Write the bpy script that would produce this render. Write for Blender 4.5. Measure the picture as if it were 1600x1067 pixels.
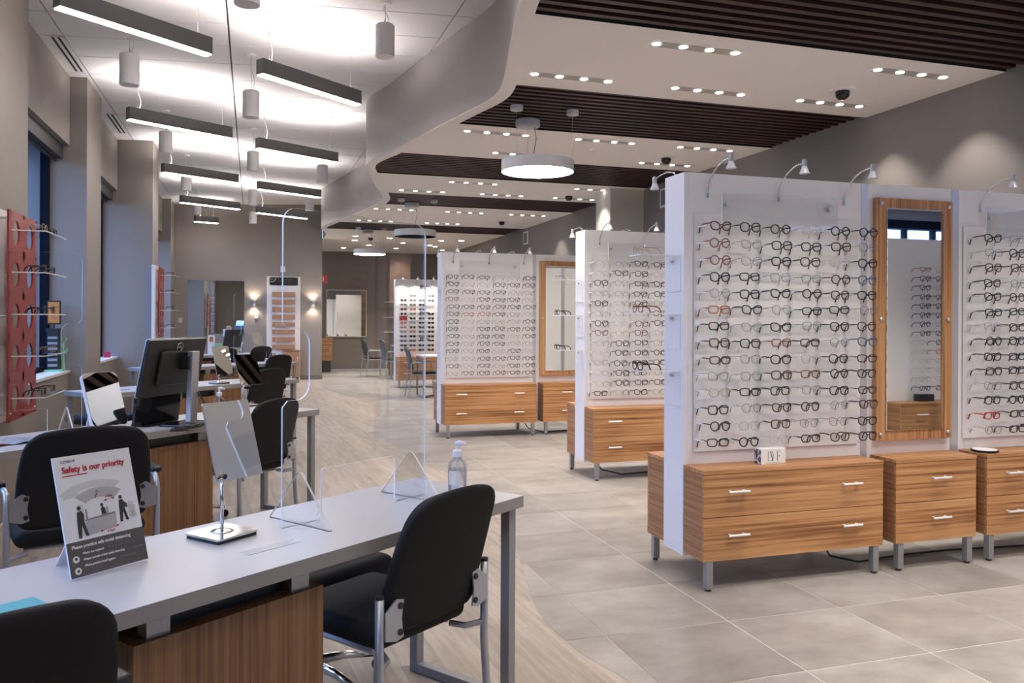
import bpy, bmesh, math, random
from mathutils import Vector, Matrix
random.seed(7)
for o in list(bpy.data.objects): bpy.data.objects.remove(o)
S = bpy.context.scene
COL = S.collection
R = math.radians

# ------------------------------------------------------------------ camera
ORD = ['first', 'second', 'third', 'fourth', 'fifth', 'sixth', 'seventh', 'eighth', 'ninth', 'tenth', 'eleventh', 'twelfth', 'thirteenth', 'fourteenth']
H = 1.42; YAW = 0.306683; ROLL = 0.00440956; FPX = 1281.4
cd = bpy.data.cameras.new('camera'); cam = bpy.data.objects.new('camera', cd); COL.objects.link(cam)
cd.sensor_fit = 'HORIZONTAL'; cd.sensor_width = 36; cd.lens = 36 * FPX / 1600; cd.shift_y = -(533.5 - 497.84) / 1600
cd.clip_start = 0.05; cd.clip_end = 200
_r = Vector((math.cos(YAW), -math.sin(YAW), 0)); _f = Vector((math.sin(YAW), math.cos(YAW), 0)); _u = Vector((0, 0, 1))
cx = _r * math.cos(ROLL) + _u * math.sin(ROLL); cy = _u * math.cos(ROLL) - _r * math.sin(ROLL)
m = Matrix((cx, cy, -_f)).transposed().to_4x4(); m.translation = (0, 0, H); cam.matrix_world = m
S.camera = cam
# ------------------------------------------------------------------ sky at dusk, exposure
W = bpy.data.worlds.new('dusk'); S.world = W; W.use_nodes = True
bg = W.node_tree.nodes['Background']; bg.inputs[0].default_value = (0.23, 0.375, 0.71, 1); bg.inputs[1].default_value = 5.5
S.view_settings.view_transform = 'Standard'; S.view_settings.look = 'None'
S.view_settings.exposure = 0.95; S.view_settings.gamma = 1.0
S.view_settings.use_curve_mapping = False
S.cycles.max_bounces = 10; S.cycles.diffuse_bounces = 5; S.cycles.glossy_bounces = 5
S.cycles.transparent_max_bounces = 24; S.cycles.transmission_bounces = 8; S.cycles.use_denoising = True
S.cycles.sample_clamp_indirect = 4.0; S.cycles.caustics_reflective = False; S.cycles.caustics_refractive = False
# light powers (each lamp's own light is made in its builder)
BAR_DOWN, BAR_UP, SPOT_W, RING_E, ARM_W, SCONCE_W = 26.0, 56.0, 42.0, 9.0, 2.4, 3.0

# ------------------------------------------------------------------ materials
def mat(name, col, rough=0.5, metal=0.0, spec=0.5, emit=None, es=0.0):
    m = bpy.data.materials.new(name); m.use_nodes = True
    b = m.node_tree.nodes['Principled BSDF']
    b.inputs['Base Color'].default_value = (*col, 1); b.inputs['Roughness'].default_value = rough
    b.inputs['Metallic'].default_value = metal; b.inputs['Specular IOR Level'].default_value = spec
    if emit: b.inputs['Emission Color'].default_value = (*emit, 1); b.inputs['Emission Strength'].default_value = es
    return m
def N(m, t): return m.node_tree.nodes.new(t)
def L(m, a, b): m.node_tree.links.new(a, b)
def ramp(m, fac, stops):
    r = N(m, 'ShaderNodeValToRGB'); e = r.color_ramp.elements
    while len(e) < len(stops): e.new(0.5)
    for i, (p, c) in enumerate(stops): e[i].position = p; e[i].color = (*c, 1)
    L(m, fac, r.inputs[0]); return r.outputs[0]
def coords(m, scale, out='Object', rot=(0, 0, 0)):
    t = N(m, 'ShaderNodeTexCoord'); mp = N(m, 'ShaderNodeMapping')
    mp.inputs['Scale'].default_value = scale; mp.inputs['Rotation'].default_value = rot
    L(m, t.outputs[out], mp.inputs[0]); return mp.outputs[0]
def noise(m, vec, scale=1.0, detail=4.0, rough=0.6):
    n = N(m, 'ShaderNodeTexNoise'); n.inputs['Scale'].default_value = scale; n.inputs['Detail'].default_value = detail
    n.inputs['Roughness'].default_value = rough; L(m, vec, n.inputs['Vector']); return n.outputs['Fac']
def grain(name, axis, stops, rough=0.45, fine=150.0, along=0.9):
    m = mat(name, (0.4, 0.2, 0.08), rough)
    b = m.node_tree.nodes['Principled BSDF']
    sc = [fine * 0.35] * 3; sc['xyz'.index(axis)] = along
    v = coords(m, sc); f = noise(m, v, 1.0, 5.0, 0.65)
    sc2 = [fine * 0.16] * 3; sc2['xyz'.index(axis)] = along * 0.5
    f2 = noise(m, coords(m, sc2), 1.0, 2.0)
    mx = N(m, 'ShaderNodeMath'); mx.operation = 'MULTIPLY_ADD'; mx.inputs[1].default_value = 0.30
    L(m, f2, mx.inputs[0])
    m2 = N(m, 'ShaderNodeMath'); m2.operation = 'MULTIPLY'; m2.inputs[1].default_value = 0.70
    L(m, f, m2.inputs[0]); L(m, m2.outputs[0], mx.inputs[2])
    L(m, ramp(m, mx.outputs[0], stops), b.inputs['Base Color'])
    return m
ZEB = [(0.36, (0.17, 0.066, 0.022)), (0.45, (0.34, 0.150, 0.055)), (0.52, (0.46, 0.225, 0.090)), (0.62, (0.56, 0.310, 0.140))]
M = {}
M['wood_x'] = grain('zebra_wood_across', 'x', ZEB)
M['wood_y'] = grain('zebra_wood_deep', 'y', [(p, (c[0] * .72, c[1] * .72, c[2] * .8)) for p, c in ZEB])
M['wood_z'] = grain('zebra_wood_upright', 'z', ZEB)
M['desk_wood'] = grain('desk_panel_wood', 'z', [(0.36, (0.085, 0.036, 0.014)), (0.46, (0.18, 0.082, 0.032)), (0.54, (0.25, 0.125, 0.05)), (0.66, (0.33, 0.175, 0.08))], 0.5, 190)
M['slat_wood'] = grain('dark_slat_wood', 'x', [(0.3, (0.016, 0.005, 0.0035)), (0.6, (0.048, 0.015, 0.010)), (0.8, (0.07, 0.024, 0.015))], 0.45, 60)
M['wall'] = mat('greige_paint', (0.265, 0.233, 0.21), 0.7)
M['wall_far'] = mat('taupe_paint', (0.20, 0.165, 0.135), 0.7)
M['fascia'] = mat('grey_fascia_paint', (0.33, 0.305, 0.295), 0.5)
M['soffit'] = mat('soffit_paint', (0.93, 0.89, 0.85), 0.75)
M['ceil'] = mat('white_ceiling_panel', (0.70, 0.68, 0.68), 0.8)
M['ceil_gap'] = mat('ceiling_joint', (0.16, 0.155, 0.155), 0.8)
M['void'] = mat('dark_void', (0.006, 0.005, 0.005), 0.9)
M['white'] = mat('white_laminate', (0.84, 0.81, 0.80), 0.35)
M['white_end'] = mat('cool_white_laminate', (0.82, 0.80, 0.82), 0.35)
M['frost'] = mat('frosted_white', (0.78, 0.755, 0.75), 0.3)
M['alu'] = mat('aluminium', (0.55, 0.56, 0.58), 0.35, 0.8)
M['alu_post'] = mat('aluminium_post', (0.60, 0.60, 0.63), 0.4, 0.6)
M['chrome'] = mat('chrome', (0.75, 0.74, 0.73), 0.12, 1.0)
M['handle'] = mat('brushed_handle', (0.86, 0.84, 0.82), 0.35, 0.4)
M['leg'] = mat('satin_leg_metal', (0.36, 0.355, 0.35), 0.42, 0.7)
M['desk_leg'] = mat('desk_leg_paint', (0.30, 0.30, 0.31), 0.45, 0.3)
M['desk_top'] = mat('grey_laminate', (0.52, 0.505, 0.515), 0.32)
M['desk_edge'] = mat('grey_laminate_edge', (0.30, 0.28, 0.27), 0.5)
M['fabric'] = mat('black_fabric', (0.013, 0.0125, 0.013), 0.75, 0, 0.25)
M['plastic'] = mat('black_plastic', (0.012, 0.012, 0.013), 0.4)
M['gloss_black'] = mat('black_gloss', (0.010, 0.010, 0.011), 0.12)
M['tube'] = mat('silver_tube_paint', (0.42, 0.43, 0.46), 0.35, 0.6)
M['mirror'] = mat('mirror_silver', (0.86, 0.88, 0.85), 0.015, 1.0)
M['red'] = mat('red_panel', (0.27, 0.022, 0.022), 0.35)
M['bar'] = mat('graphite_housing', (0.085, 0.082, 0.082), 0.55)
M['cyl'] = mat('pale_grey_can', (0.74, 0.72, 0.74), 0.4)
M['cyl_in'] = mat('can_baffle', (0.75, 0.76, 0.85), 0.3, 0.3)
M['ringw'] = mat('ring_white', (0.70, 0.69, 0.68), 0.5)
M['blind'] = mat('blind_box', (0.03, 0.03, 0.032), 0.5)
M['window_frame'] = mat('dark_window_frame', (0.008, 0.010, 0.018), 0.7, 0, 0.05)
M['exterior'] = mat('dark_facade', (0.0015, 0.002, 0.004), 0.9, 0, 0.0)
M['base'] = mat('grey_baseboard', (0.15, 0.14, 0.135), 0.6)
M['grout'] = mat('pale_grout', (0.60, 0.56, 0.50), 0.9)
M['paper'] = mat('white_paper', (0.80, 0.79, 0.78), 0.6)
M['ink_red'] = mat('red_ink', (0.42, 0.012, 0.03), 0.6)
M['ink_dark'] = mat('dark_ink', (0.03, 0.03, 0.03), 0.6)
M['ink_grey'] = mat('grey_ink', (0.42, 0.41, 0.40), 0.6)
M['ink_mid'] = mat('mid_grey_ink', (0.22, 0.21, 0.20), 0.6)
M['ink_pale'] = mat('pale_grey_ink', (0.60, 0.59, 0.58), 0.6)
M['ink_brown'] = mat('brown_grey_ink', (0.085, 0.075, 0.068), 0.6)
M['ink_white'] = mat('white_ink', (0.80, 0.78, 0.76), 0.6)
M['cream'] = mat('cream_shade', (0.62, 0.57, 0.42), 0.7)
M['tan'] = mat('tan_wood_slat', (0.40, 0.22, 0.12), 0.55)
M['cable'] = mat('black_cable', (0.01, 0.01, 0.01), 0.6)
M['cord_white'] = mat('white_cord', (0.62, 0.60, 0.58), 0.5)
M['grille'] = mat('vent_slot', (0.02, 0.02, 0.02), 0.8)
M['pump'] = mat('white_pump', (0.82, 0.82, 0.86), 0.35)
M['blue_label'] = mat('blue_label', (0.10, 0.16, 0.42), 0.5)
M['pink'] = mat('magenta_card', (0.42, 0.005, 0.06), 0.5)
M['amber'] = mat('amber_print', (0.60, 0.22, 0.03), 0.5)
M['skin_print'] = mat('portrait_print', (0.45, 0.16, 0.10), 0.6)
M['mint'] = mat('mint_plastic', (0.25, 0.55, 0.38), 0.4)
M['seat_blue'] = mat('navy_fabric', (0.012, 0.025, 0.05), 0.8)
M['teal_back'] = mat('slate_shell', (0.045, 0.055, 0.06), 0.4)
M['exit_red'] = mat('red_sign', (0.55, 0.03, 0.02), 0.5)
M['e_bar'] = mat('bar_lens_glow', (0.9, 0.9, 0.9), 0.5, emit=(1.0, 0.95, 0.93), es=BAR_DOWN)
M['e_barup'] = mat('bar_uplight_glow', (0.9, 0.9, 0.9), 0.5, emit=(1.0, 0.93, 0.90), es=BAR_UP)
M['e_disc'] = mat('downlight_glow', (0.9, 0.9, 0.9), 0.5, emit=(1.0, 0.93, 0.84), es=9.0)
M['e_ring'] = mat('ring_glow', (0.9, 0.9, 0.9), 0.5, emit=(1.0, 0.93, 0.82), es=RING_E)
M['e_ringin'] = mat('ring_inner_glow', (0.8, 0.75, 0.72), 0.5, emit=(1.0, 0.90, 0.84), es=0.45)
M['e_sconce'] = mat('sconce_glow', (0.9, 0.9, 0.9), 0.5, emit=(1.0, 0.86, 0.66), es=7.0)
M['e_bulb'] = mat('bulb_glow', (0.9, 0.9, 0.9), 0.5, emit=(1.0, 0.93, 0.80), es=14.0)
M['reflector'] = mat('reflector_white', (0.80, 0.80, 0.82), 0.2)

def clear(name, tint=(0.97, 0.98, 0.98), base=0.03, rough=0.02, fres=1.0):
    m = bpy.data.materials.new(name); m.use_nodes = True; nt = m.node_tree; nt.nodes.clear()
    o = N(m, 'ShaderNodeOutputMaterial'); t = N(m, 'ShaderNodeBsdfTransparent'); g = N(m, 'ShaderNodeBsdfGlossy'); x = N(m, 'ShaderNodeMixShader')
    t.inputs[0].default_value = (*tint, 1); g.inputs['Roughness'].default_value = rough
    f = N(m, 'ShaderNodeFresnel'); f.inputs[0].default_value = 1.45
    a = N(m, 'ShaderNodeMath'); a.operation = 'MULTIPLY_ADD'; a.inputs[1].default_value = fres; a.inputs[2].default_value = base; a.use_clamp = True
    L(m, f.outputs[0], a.inputs[0]); L(m, a.outputs[0], x.inputs[0]); L(m, t.outputs[0], x.inputs[1]); L(m, g.outputs[0], x.inputs[2]); L(m, x.outputs[0], o.inputs[0])
    return m
M['acrylic'] = clear('clear_acrylic', (0.985, 0.99, 0.99), base=0.0, fres=0.22)
M['lens'] = clear('demo_lens', (0.985, 0.985, 0.98), 0.0, 0.05, 0.12)
M['glass'] = clear('window_glass', (0.85, 0.88, 0.92), 0.0, 0.02, 0.10)
M['bottle'] = clear('bottle_plastic', (0.95, 0.96, 0.98), 0.02, 0.06, 0.6)
def milky(name, col, tr):
    m = bpy.data.materials.new(name); m.use_nodes = True; nt = m.node_tree; nt.nodes.clear()
    o = N(m, 'ShaderNodeOutputMaterial'); t = N(m, 'ShaderNodeBsdfTransparent'); d = N(m, 'ShaderNodeBsdfPrincipled'); x = N(m, 'ShaderNodeMixShader')
    d.inputs['Base Color'].default_value = (*col, 1); d.inputs['Roughness'].default_value = 0.2
    x.inputs[0].default_value = 1 - tr; L(m, t.outputs[0], x.inputs[1]); L(m, d.outputs[0], x.inputs[2]); L(m, x.outputs[0], o.inputs[0]); return m
M['acrylic_edge'] = milky('acrylic_edge', (0.92, 0.91, 0.90), 0.1)
M['frost_film'] = milky('frosted_film', (0.85, 0.85, 0.86), 0.45)
M['gel'] = clear('sanitiser_gel', (0.93, 0.94, 0.97), 0.0, 0.04, 0.5)
M['peg'] = milky('acrylic_peg', (0.95, 0.95, 0.95), 0.35)
# floor tiles and planks: per-piece shade from Object Info
m = mat('stone_tile', (0.4, 0.37, 0.33), 0.42); b = m.node_tree.nodes['Principled BSDF']
oi = N(m, 'ShaderNodeObjectInfo'); ad = N(m, 'ShaderNodeVectorMath'); ad.operation = 'MULTIPLY_ADD'
tc = N(m, 'ShaderNodeTexCoord'); cv = N(m, 'ShaderNodeCombineXYZ')
for i in range(3): L(m, oi.outputs['Random'], cv.inputs[i])
ad.inputs[1].default_value = (40, 40, 40); L(m, cv.outputs[0], ad.inputs[0]); L(m, tc.outputs['Object'], ad.inputs[2])
mp = N(m, 'ShaderNodeMapping'); mp.inputs['Scale'].default_value = (2.0, 2.8, 1); L(m, ad.outputs[0], mp.inputs[0])
f1 = noise(m, mp.outputs[0], 1.3, 6, 0.62)
c1 = ramp(m, f1, [(0.25, (0.19, 0.168, 0.148)), (0.5, (0.285, 0.256, 0.228)), (0.75, (0.375, 0.346, 0.314))])
hs = N(m, 'ShaderNodeHueSaturation'); mr = N(m, 'ShaderNodeMapRange'); mr.inputs[3].default_value = 0.86; mr.inputs[4].default_value = 1.12
L(m, oi.outputs['Random'], mr.inputs[0]); L(m, mr.outputs[0], hs.inputs['Value']); L(m, c1, hs.inputs['Color']); L(m, hs.outputs[0], b.inputs['Base Color'])
bp = N(m, 'ShaderNodeBump'); bp.inputs['Strength'].default_value = 0.06; L(m, f1, bp.inputs['Height']); L(m, bp.outputs[0], b.inputs['Normal'])
M['tile'] = m
m = mat('oak_plank', (0.4, 0.33, 0.26), 0.45); b = m.node_tree.nodes['Principled BSDF']
oi = N(m, 'ShaderNodeObjectInfo'); ad = N(m, 'ShaderNodeVectorMath'); ad.operation = 'MULTIPLY_ADD'
tc = N(m, 'ShaderNodeTexCoord'); cv = N(m, 'ShaderNodeCombineXYZ')
for i in range(3): L(m, oi.outputs['Random'], cv.inputs[i])
ad.inputs[1].default_value = (30, 30, 30); L(m, cv.outputs[0], ad.inputs[0]); L(m, tc.outputs['Object'], ad.inputs[2])
mp = N(m, 'ShaderNodeMapping'); mp.inputs['Scale'].default_value = (2.0, 22, 1); L(m, ad.outputs[0], mp.inputs[0])
f1 = noise(m, mp.outputs[0], 1.0, 7, 0.62)
c1 = ramp(m, f1, [(0.28, (0.24, 0.19, 0.15)), (0.5, (0.35, 0.29, 0.235)), (0.72, (0.43, 0.37, 0.31))])
hs = N(m, 'ShaderNodeHueSaturation'); mr = N(m, 'ShaderNodeMapRange'); mr.inputs[3].default_value = 0.88; mr.inputs[4].default_value = 1.1
L(m, oi.outputs['Random'], mr.inputs[0]); L(m, mr.outputs[0], hs.inputs['Value']); L(m, c1, hs.inputs['Color']); L(m, hs.outputs[0], b.inputs['Base Color'])
M['plank'] = m
m = mat('blotch_print', (0.5, 0.5, 0.5), 0.5); b = m.node_tree.nodes['Principled BSDF']
L(m, ramp(m, noise(m, coords(m, (70, 70, 70)), 1.0, 1.0), [(0.47, (0.02, 0.02, 0.02)), (0.52, (0.62, 0.60, 0.60))]), b.inputs['Base Color']); M['blotch'] = m
m = mat('magazine_print', (0.5, 0.5, 0.5), 0.3); b = m.node_tree.nodes['Principled BSDF']
L(m, ramp(m, noise(m, coords(m, (14, 30, 14)), 1.0, 2.0), [(0.36, (0.30, 0.03, 0.03)), (0.45, (0.45, 0.42, 0.40)), (0.52, (0.10, 0.30, 0.42)), (0.6, (0.42, 0.5, 0.55)), (0.7, (0.05, 0.05, 0.1))]), b.inputs['Base Color']); M['magazine'] = m
m = mat('pale_blue_print', (0.35, 0.45, 0.55), 0.4); M['leaflet'] = m
m = mat('teal_print', (0.08, 0.40, 0.48), 0.4); M['teal'] = m

# ------------------------------------------------------------------ mesh builder
class MB:
    def __init__(s): s.v = []; s.f = []; s.mi = []; s.cur = 0
    def face(s, idx): s.f.append(idx); s.mi.append(s.cur)
    def box(s, x0, x1, y0, y1, z0, z1):
        n = len(s.v)
        s.v += [(x0, y0, z0), (x1, y0, z0), (x1, y1, z0), (x0, y1, z0), (x0, y0, z1), (x1, y0, z1), (x1, y1, z1), (x0, y1, z1)]
        for q in ((3, 2, 1, 0), (4, 5, 6, 7), (0, 1, 5, 4), (1, 2, 6, 5), (2, 3, 7, 6), (3, 0, 4, 7)): s.face([n + i for i in q])
        return s
    def obox(s, c, ax, ay, az):   # oriented box: centre, half-axis vectors
        n = len(s.v); c = Vector(c); ax = Vector(ax); ay = Vector(ay); az = Vector(az)
        for dz in (-1, 1):
            for dx, dy in ((-1, -1), (1, -1), (1, 1), (-1, 1)): s.v.append(tuple(c + ax * dx + ay * dy + az * dz))
        for q in ((3, 2, 1, 0), (4, 5, 6, 7), (0, 1, 5, 4), (1, 2, 6, 5), (2, 3, 7, 6), (3, 0, 4, 7)): s.face([n + i for i in q])
        return s
    def tube(s, pts, r, n=8, closed=False, ry=None, up=None):
        pts = [Vector(p) for p in pts]; k = len(pts); base = len(s.v)
        rr = r if isinstance(r, (list, tuple)) else [r] * k
        ref = Vector(up) if up else None; prev = None
        for i, p in enumerate(pts):
            a = pts[(i - 1) % k] if (closed or i > 0) else p; c = pts[(i + 1) % k] if (closed or i < k - 1) else p
            t = (c - a)
            if t.length < 1e-9: t = Vector((0, 0, 1))
            t.normalize()
            if ref is not None: x = ref - t * ref.dot(t)
            elif prev is None:
                g = Vector((0, 0, 1)) if abs(t.z) < 0.9 else Vector((1, 0, 0)); x = g - t * g.dot(t)
            else: x = prev - t * prev.dot(t)
            if x.length < 1e-6: x = t.orthogonal()
            x.normalize(); prev = x; y = t.cross(x)
            for j in range(n):
                an = 2 * math.pi * j / n
                s.v.append(tuple(p + x * (math.cos(an) * rr[i]) + y * (math.sin(an) * (ry if ry else rr[i]))))
        for i in range(k if closed else k - 1):
            a = base + i * n; b = base + ((i + 1) % k) * n
            for j in range(n): s.face([a + j, a + (j + 1) % n, b + (j + 1) % n, b + j])
        if not closed:
            s.face([base + j for j in range(n)][::-1]); s.face([base + (k - 1) * n + j for j in range(n)])
        return s
    def lathe(s, prof, c=(0, 0, 0), n=24, axis=None):
        base = len(s.v); c = Vector(c); q = Vector(axis).to_track_quat('Z', 'Y') if axis else None
        for (r, z) in prof:
            for j in range(n):
                a = 2 * math.pi * j / n; p = Vector((r * math.cos(a), r * math.sin(a), z))
                if q: p = q @ p
                s.v.append(tuple(c + p))
        for i in range(len(prof) - 1):
            for j in range(n):
                s.face([base + i * n + j, base + i * n + (j + 1) % n, base + (i + 1) * n + (j + 1) % n, base + (i + 1) * n + j])
        if prof[0][0] > 1e-6: s.face([base + j for j in range(n)][::-1])
        if prof[-1][0] > 1e-6: s.face([base + (len(prof) - 1) * n + j for j in range(n)])
        return s
    def prism(s, poly, o, u, w, t, edge_mat=None):   # polygon in plane (u,w) at origin o, thickness vector t
        o = Vector(o); u = Vector(u); w = Vector(w); t = Vector(t); n = len(poly); b = len(s.v)
        for k in (0, 1):
            for (a, c) in poly: s.v.append(tuple(o + u * a + w * c + t * k))
        flip = u.cross(w).dot(t) > 0
        s.face([b + i for i in range(n)][::-1 if flip else 1]); s.face([b + n + i for i in range(n)][::1 if flip else -1])
        cur = s.cur
        if edge_mat is not None: s.cur = edge_mat
        for i in range(n):
            q = [b + i, b + (i + 1) % n, b + n + (i + 1) % n, b + n + i]; s.face(q if flip else q[::-1])
        s.cur = cur; return s
    def mesh(s, name, mats, smooth=False):
        me = bpy.data.meshes.new(name); me.from_pydata(s.v, [], s.f)
        for mm in (mats if isinstance(mats, (list, tuple)) else [mats]): me.materials.append(mm)
        if any(s.mi): me.polygons.foreach_set('material_index', s.mi)
        if smooth: me.polygons.foreach_set('use_smooth', [True] * len(s.f))
        me.update(); return me
    def obj(s, name, mats, parent=None, smooth=False, bevel=0, label=None, seg=2, auto=None, subsurf=0):
        o = bpy.data.objects.new(name, s.mesh(name, mats, smooth)); COL.objects.link(o)
        if parent is not None: o.parent = parent
        if bevel:
            b = o.modifiers.new('edge', 'BEVEL'); b.width = bevel; b.segments = seg; b.limit_method = 'ANGLE'; b.angle_limit = R(40)
        if subsurf:
            q = o.modifiers.new('smooth', 'SUBSURF'); q.levels = subsurf; q.render_levels = subsurf
        if label: o['label'] = label
        return o
def box(x0, x1, y0, y1, z0, z1): return MB().box(x0, x1, y0, y1, z0, z1)
def thing(name, label, cat, loc=(0, 0, 0), rz=0.0, group=None):
    o = bpy.data.objects.new(name, None); COL.objects.link(o); o.empty_display_size = 0.1
    o.location = loc; o.rotation_euler = (0, 0, rz); o['label'] = label; o['category'] = cat
    if group: o['group'] = group
    return o
def tag(o, label, cat, group=None):
    o['label'] = label; o['category'] = cat
    if group: o['group'] = group
    return o
def struct(o): o['kind'] = 'structure'; return o
def link(name, me, parent=None, loc=None, rot=None):
    o = bpy.data.objects.new(name, me); COL.objects.link(o)
    if parent is not None: o.parent = parent
    if loc is not None: o.location = loc
    if rot is not None: o.rotation_euler = rot
    return o
def dup(root, loc, rz, label, group=None):
    r = root.copy(); COL.objects.link(r); r.location = loc; r.rotation_euler = (0, 0, rz); r['label'] = label
    if group: r['group'] = group
    for ch in list(root.children):
        c = ch.copy(); COL.objects.link(c); c.parent = r
        for g in list(ch.children):
            d = g.copy(); COL.objects.link(d); d.parent = c
    return r
def text(body, size, mt, parent, o, u, w, n, off=0.0, align='LEFT', name='lettering', sx=1.0):
    cu = bpy.data.curves.new(name, 'FONT'); cu.body = body; cu.size = size; cu.align_x = align; cu.offset = off; cu.extrude = 0.0002
    cu.resolution_u = 3; cu.materials.append(mt)
    ob = bpy.data.objects.new(name, cu); COL.objects.link(ob)
    u = Vector(u).normalized(); w = Vector(w).normalized(); n = Vector(n).normalized()
    mm = Matrix((u * sx, w, n)).transposed().to_4x4(); mm.translation = Vector(o) + n * 0.0004
    if parent is not None: ob.parent = parent
    ob.matrix_local = mm
    return ob
def spot(name, loc, power, size, blend=0.4, rad=0.03, col=(1.0, 0.935, 0.86), aim=None):
    l = bpy.data.lights.new(name, 'SPOT'); l.energy = power; l.spot_size = R(size); l.spot_blend = blend; l.shadow_soft_size = rad; l.color = col
    o = bpy.data.objects.new(name, l); COL.objects.link(o); o.location = loc
    if aim is not None: o.rotation_euler = (Vector(aim) - Vector(loc)).to_track_quat('-Z', 'Y').to_euler()
    return o
def rrect(w, h, r, n=4, x=0, y=0):
    out = []
    for (sx, sy, a0) in ((1, 1, 0), (-1, 1, 90), (-1, -1, 180), (1, -1, 270)):
        for i in range(n + 1):
            a = R(a0 + 90 * i / n); out.append((x + sx * (w / 2 - r) + r * math.cos(a), y + sy * (h / 2 - r) + r * math.sin(a)))
    return out

# ================================================================== SETTING
XR, ZS, XRET = 5.296, 3.257, 4.36      # side wall, soffit height, depth at which the side wall starts
Y0, YB, YF = -3.2, 19.4, 23.1          # wall behind the camera, back wall, far wall
def zc(x): return 3.967 + 0.0425 * x   # the panel ceiling rises a little
WV = [(-3.3, 1.75), (-2.0, 1.40), (-0.5, 1.75), (0.3, 1.90), (1.4, 1.75), (3.0, 1.36), (3.6, 1.33), (4.49, 1.464), (5.31, 1.655), (6.02, 1.832), (6.41, 1.90), (6.69, 1.893), (7.15, 1.805), (8.3, 1.59), (9.14, 1.44), (9.62, 1.325), (9.96, 1.30),
      (10.35, 1.375), (11.36, 1.607), (12.2, 1.823), (12.67, 1.911), (13.26, 1.919), (13.8, 1.84), (14.9, 1.66), (16.3, 1.42), (16.9, 1.335), (17.3, 1.35), (18.3, 1.52), (19.4, 1.56), (23.2, 1.56)]
def curve_at(P, y):
    if y <= P[0][0]: return P[0][1]
    for i in range(len(P) - 1):
        if P[i][0] <= y <= P[i + 1][0]:
            y0, x0 = P[i]; y1, x1 = P[i + 1]; t = (y - y0) / (y1 - y0); h = y1 - y0
            m0 = (x1 - P[i - 1][1]) / (y1 - P[i - 1][0]) if i > 0 else 0
            m1 = (P[i + 2][1] - x0) / (P[i + 2][0] - y0) if i + 2 < len(P) else 0
            return (2 * t**3 - 3 * t**2 + 1) * x0 + (t**3 - 2 * t**2 + t) * h * m0 + (-2 * t**3 + 3 * t**2) * x1 + (t**3 - t**2) * h * m1
    return P[-1][1]
def wave(y): return curve_at(WV, y)
def ys(a, b, step=0.12):
    n = max(1, round((b - a) / step)); return [a + (b - a) * i / n for i in range(n + 1)]

# ---- floor: slab, tiles, planks
floor = struct(box(-2.4, 12.2, Y0 - .1, YF + .2, -0.12, -0.0017).obj('floor', M['grout']))
FB = [(-3.4, 1.2), (-1.5, 1.65), (0.5, 1.75), (2.0, 1.58), (2.914, 1.423), (3.133, 1.36), (3.359, 1.325), (3.678, 1.321), (3.927, 1.359), (4.438, 1.475), (4.876, 1.575), (5.6, 1.72), (6.4, 1.82), (7.3, 1.74), (8.489, 1.503), (9.6, 1.36), (10.337, 1.38), (11.413, 1.602), (12.74, 1.896), (13.5, 1.95), (14.399, 1.931), (15.205, 1.678), (16.674, 1.437), (17.3, 1.40), (23.2, 1.40)]
def fb(y): return curve_at(FB, y)
TX, TY = 0.627, 0.573; tx0, ty0 = 2.145, 3.376      # one joint crossing
tile_me = box(-TX / 2 + .0035, TX / 2 - .0035, -TY / 2 + .0035, TY / 2 - .0035, -0.008, 0).mesh('tile', M['tile'])
ntile = 0; rest = MB()
cells = []
for i in range(-3, 16):
    for j in range(-12, 36):
        x = tx0 + (i + .5) * TX; y = ty0 + (j + .5) * TY
        cells.append((x * x + y * y, x, y))
for d, x, y in sorted(cells):
    x0, x1, y0, y1 = x - TX / 2 + .0035, x + TX / 2 - .0035, y - TY / 2 + .0035, y + TY / 2 - .0035
    if x > XR + .4 and y > XRET + .3 or x > 12 or y > YF or y < Y0: continue
    cl = [fb(y0 + (y1 - y0) * k / 6) for k in range(7)]
    if min(cl) > x1 - .01: continue
    vis = y > 2.2 and x < XR and abs(math.atan2(x, y) - YAW) < 0.62
    if max(cl) <= x0:
        if vis and ntile < 300: link('tile', tile_me, floor, (x, y, 0)); ntile += 1
        else: rest.box(x0, x1, y0, y1, -0.008, 0)
    else:
        mb = MB() if vis and ntile < 300 else rest
        if mb is rest:
            for k in range(6): mb.box(min(max(cl[k], x0), x1 - .004), x1, y0 + (y1 - y0) * k / 6, y0 + (y1 - y0) * (k + 1) / 6, -0.008, 0)
        else:
            poly = [(min(max(cl[k], x0), x1 - .004) - x, y0 + (y1 - y0) * k / 6 - y) for k in range(7)]
            poly = [(x1 - x, y0 - y), (x1 - x, y1 - y)] + poly[::-1]
            mb.prism(poly, (0, 0, -.008), (1, 0, 0), (0, 1, 0), (0, 0, .008))
            o = mb.obj('tile', M['tile'], floor); o.location = (x, y, 0); ntile += 1
o = rest.obj('paving', M['tile'], floor); o['kind'] = 'stuff'
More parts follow.
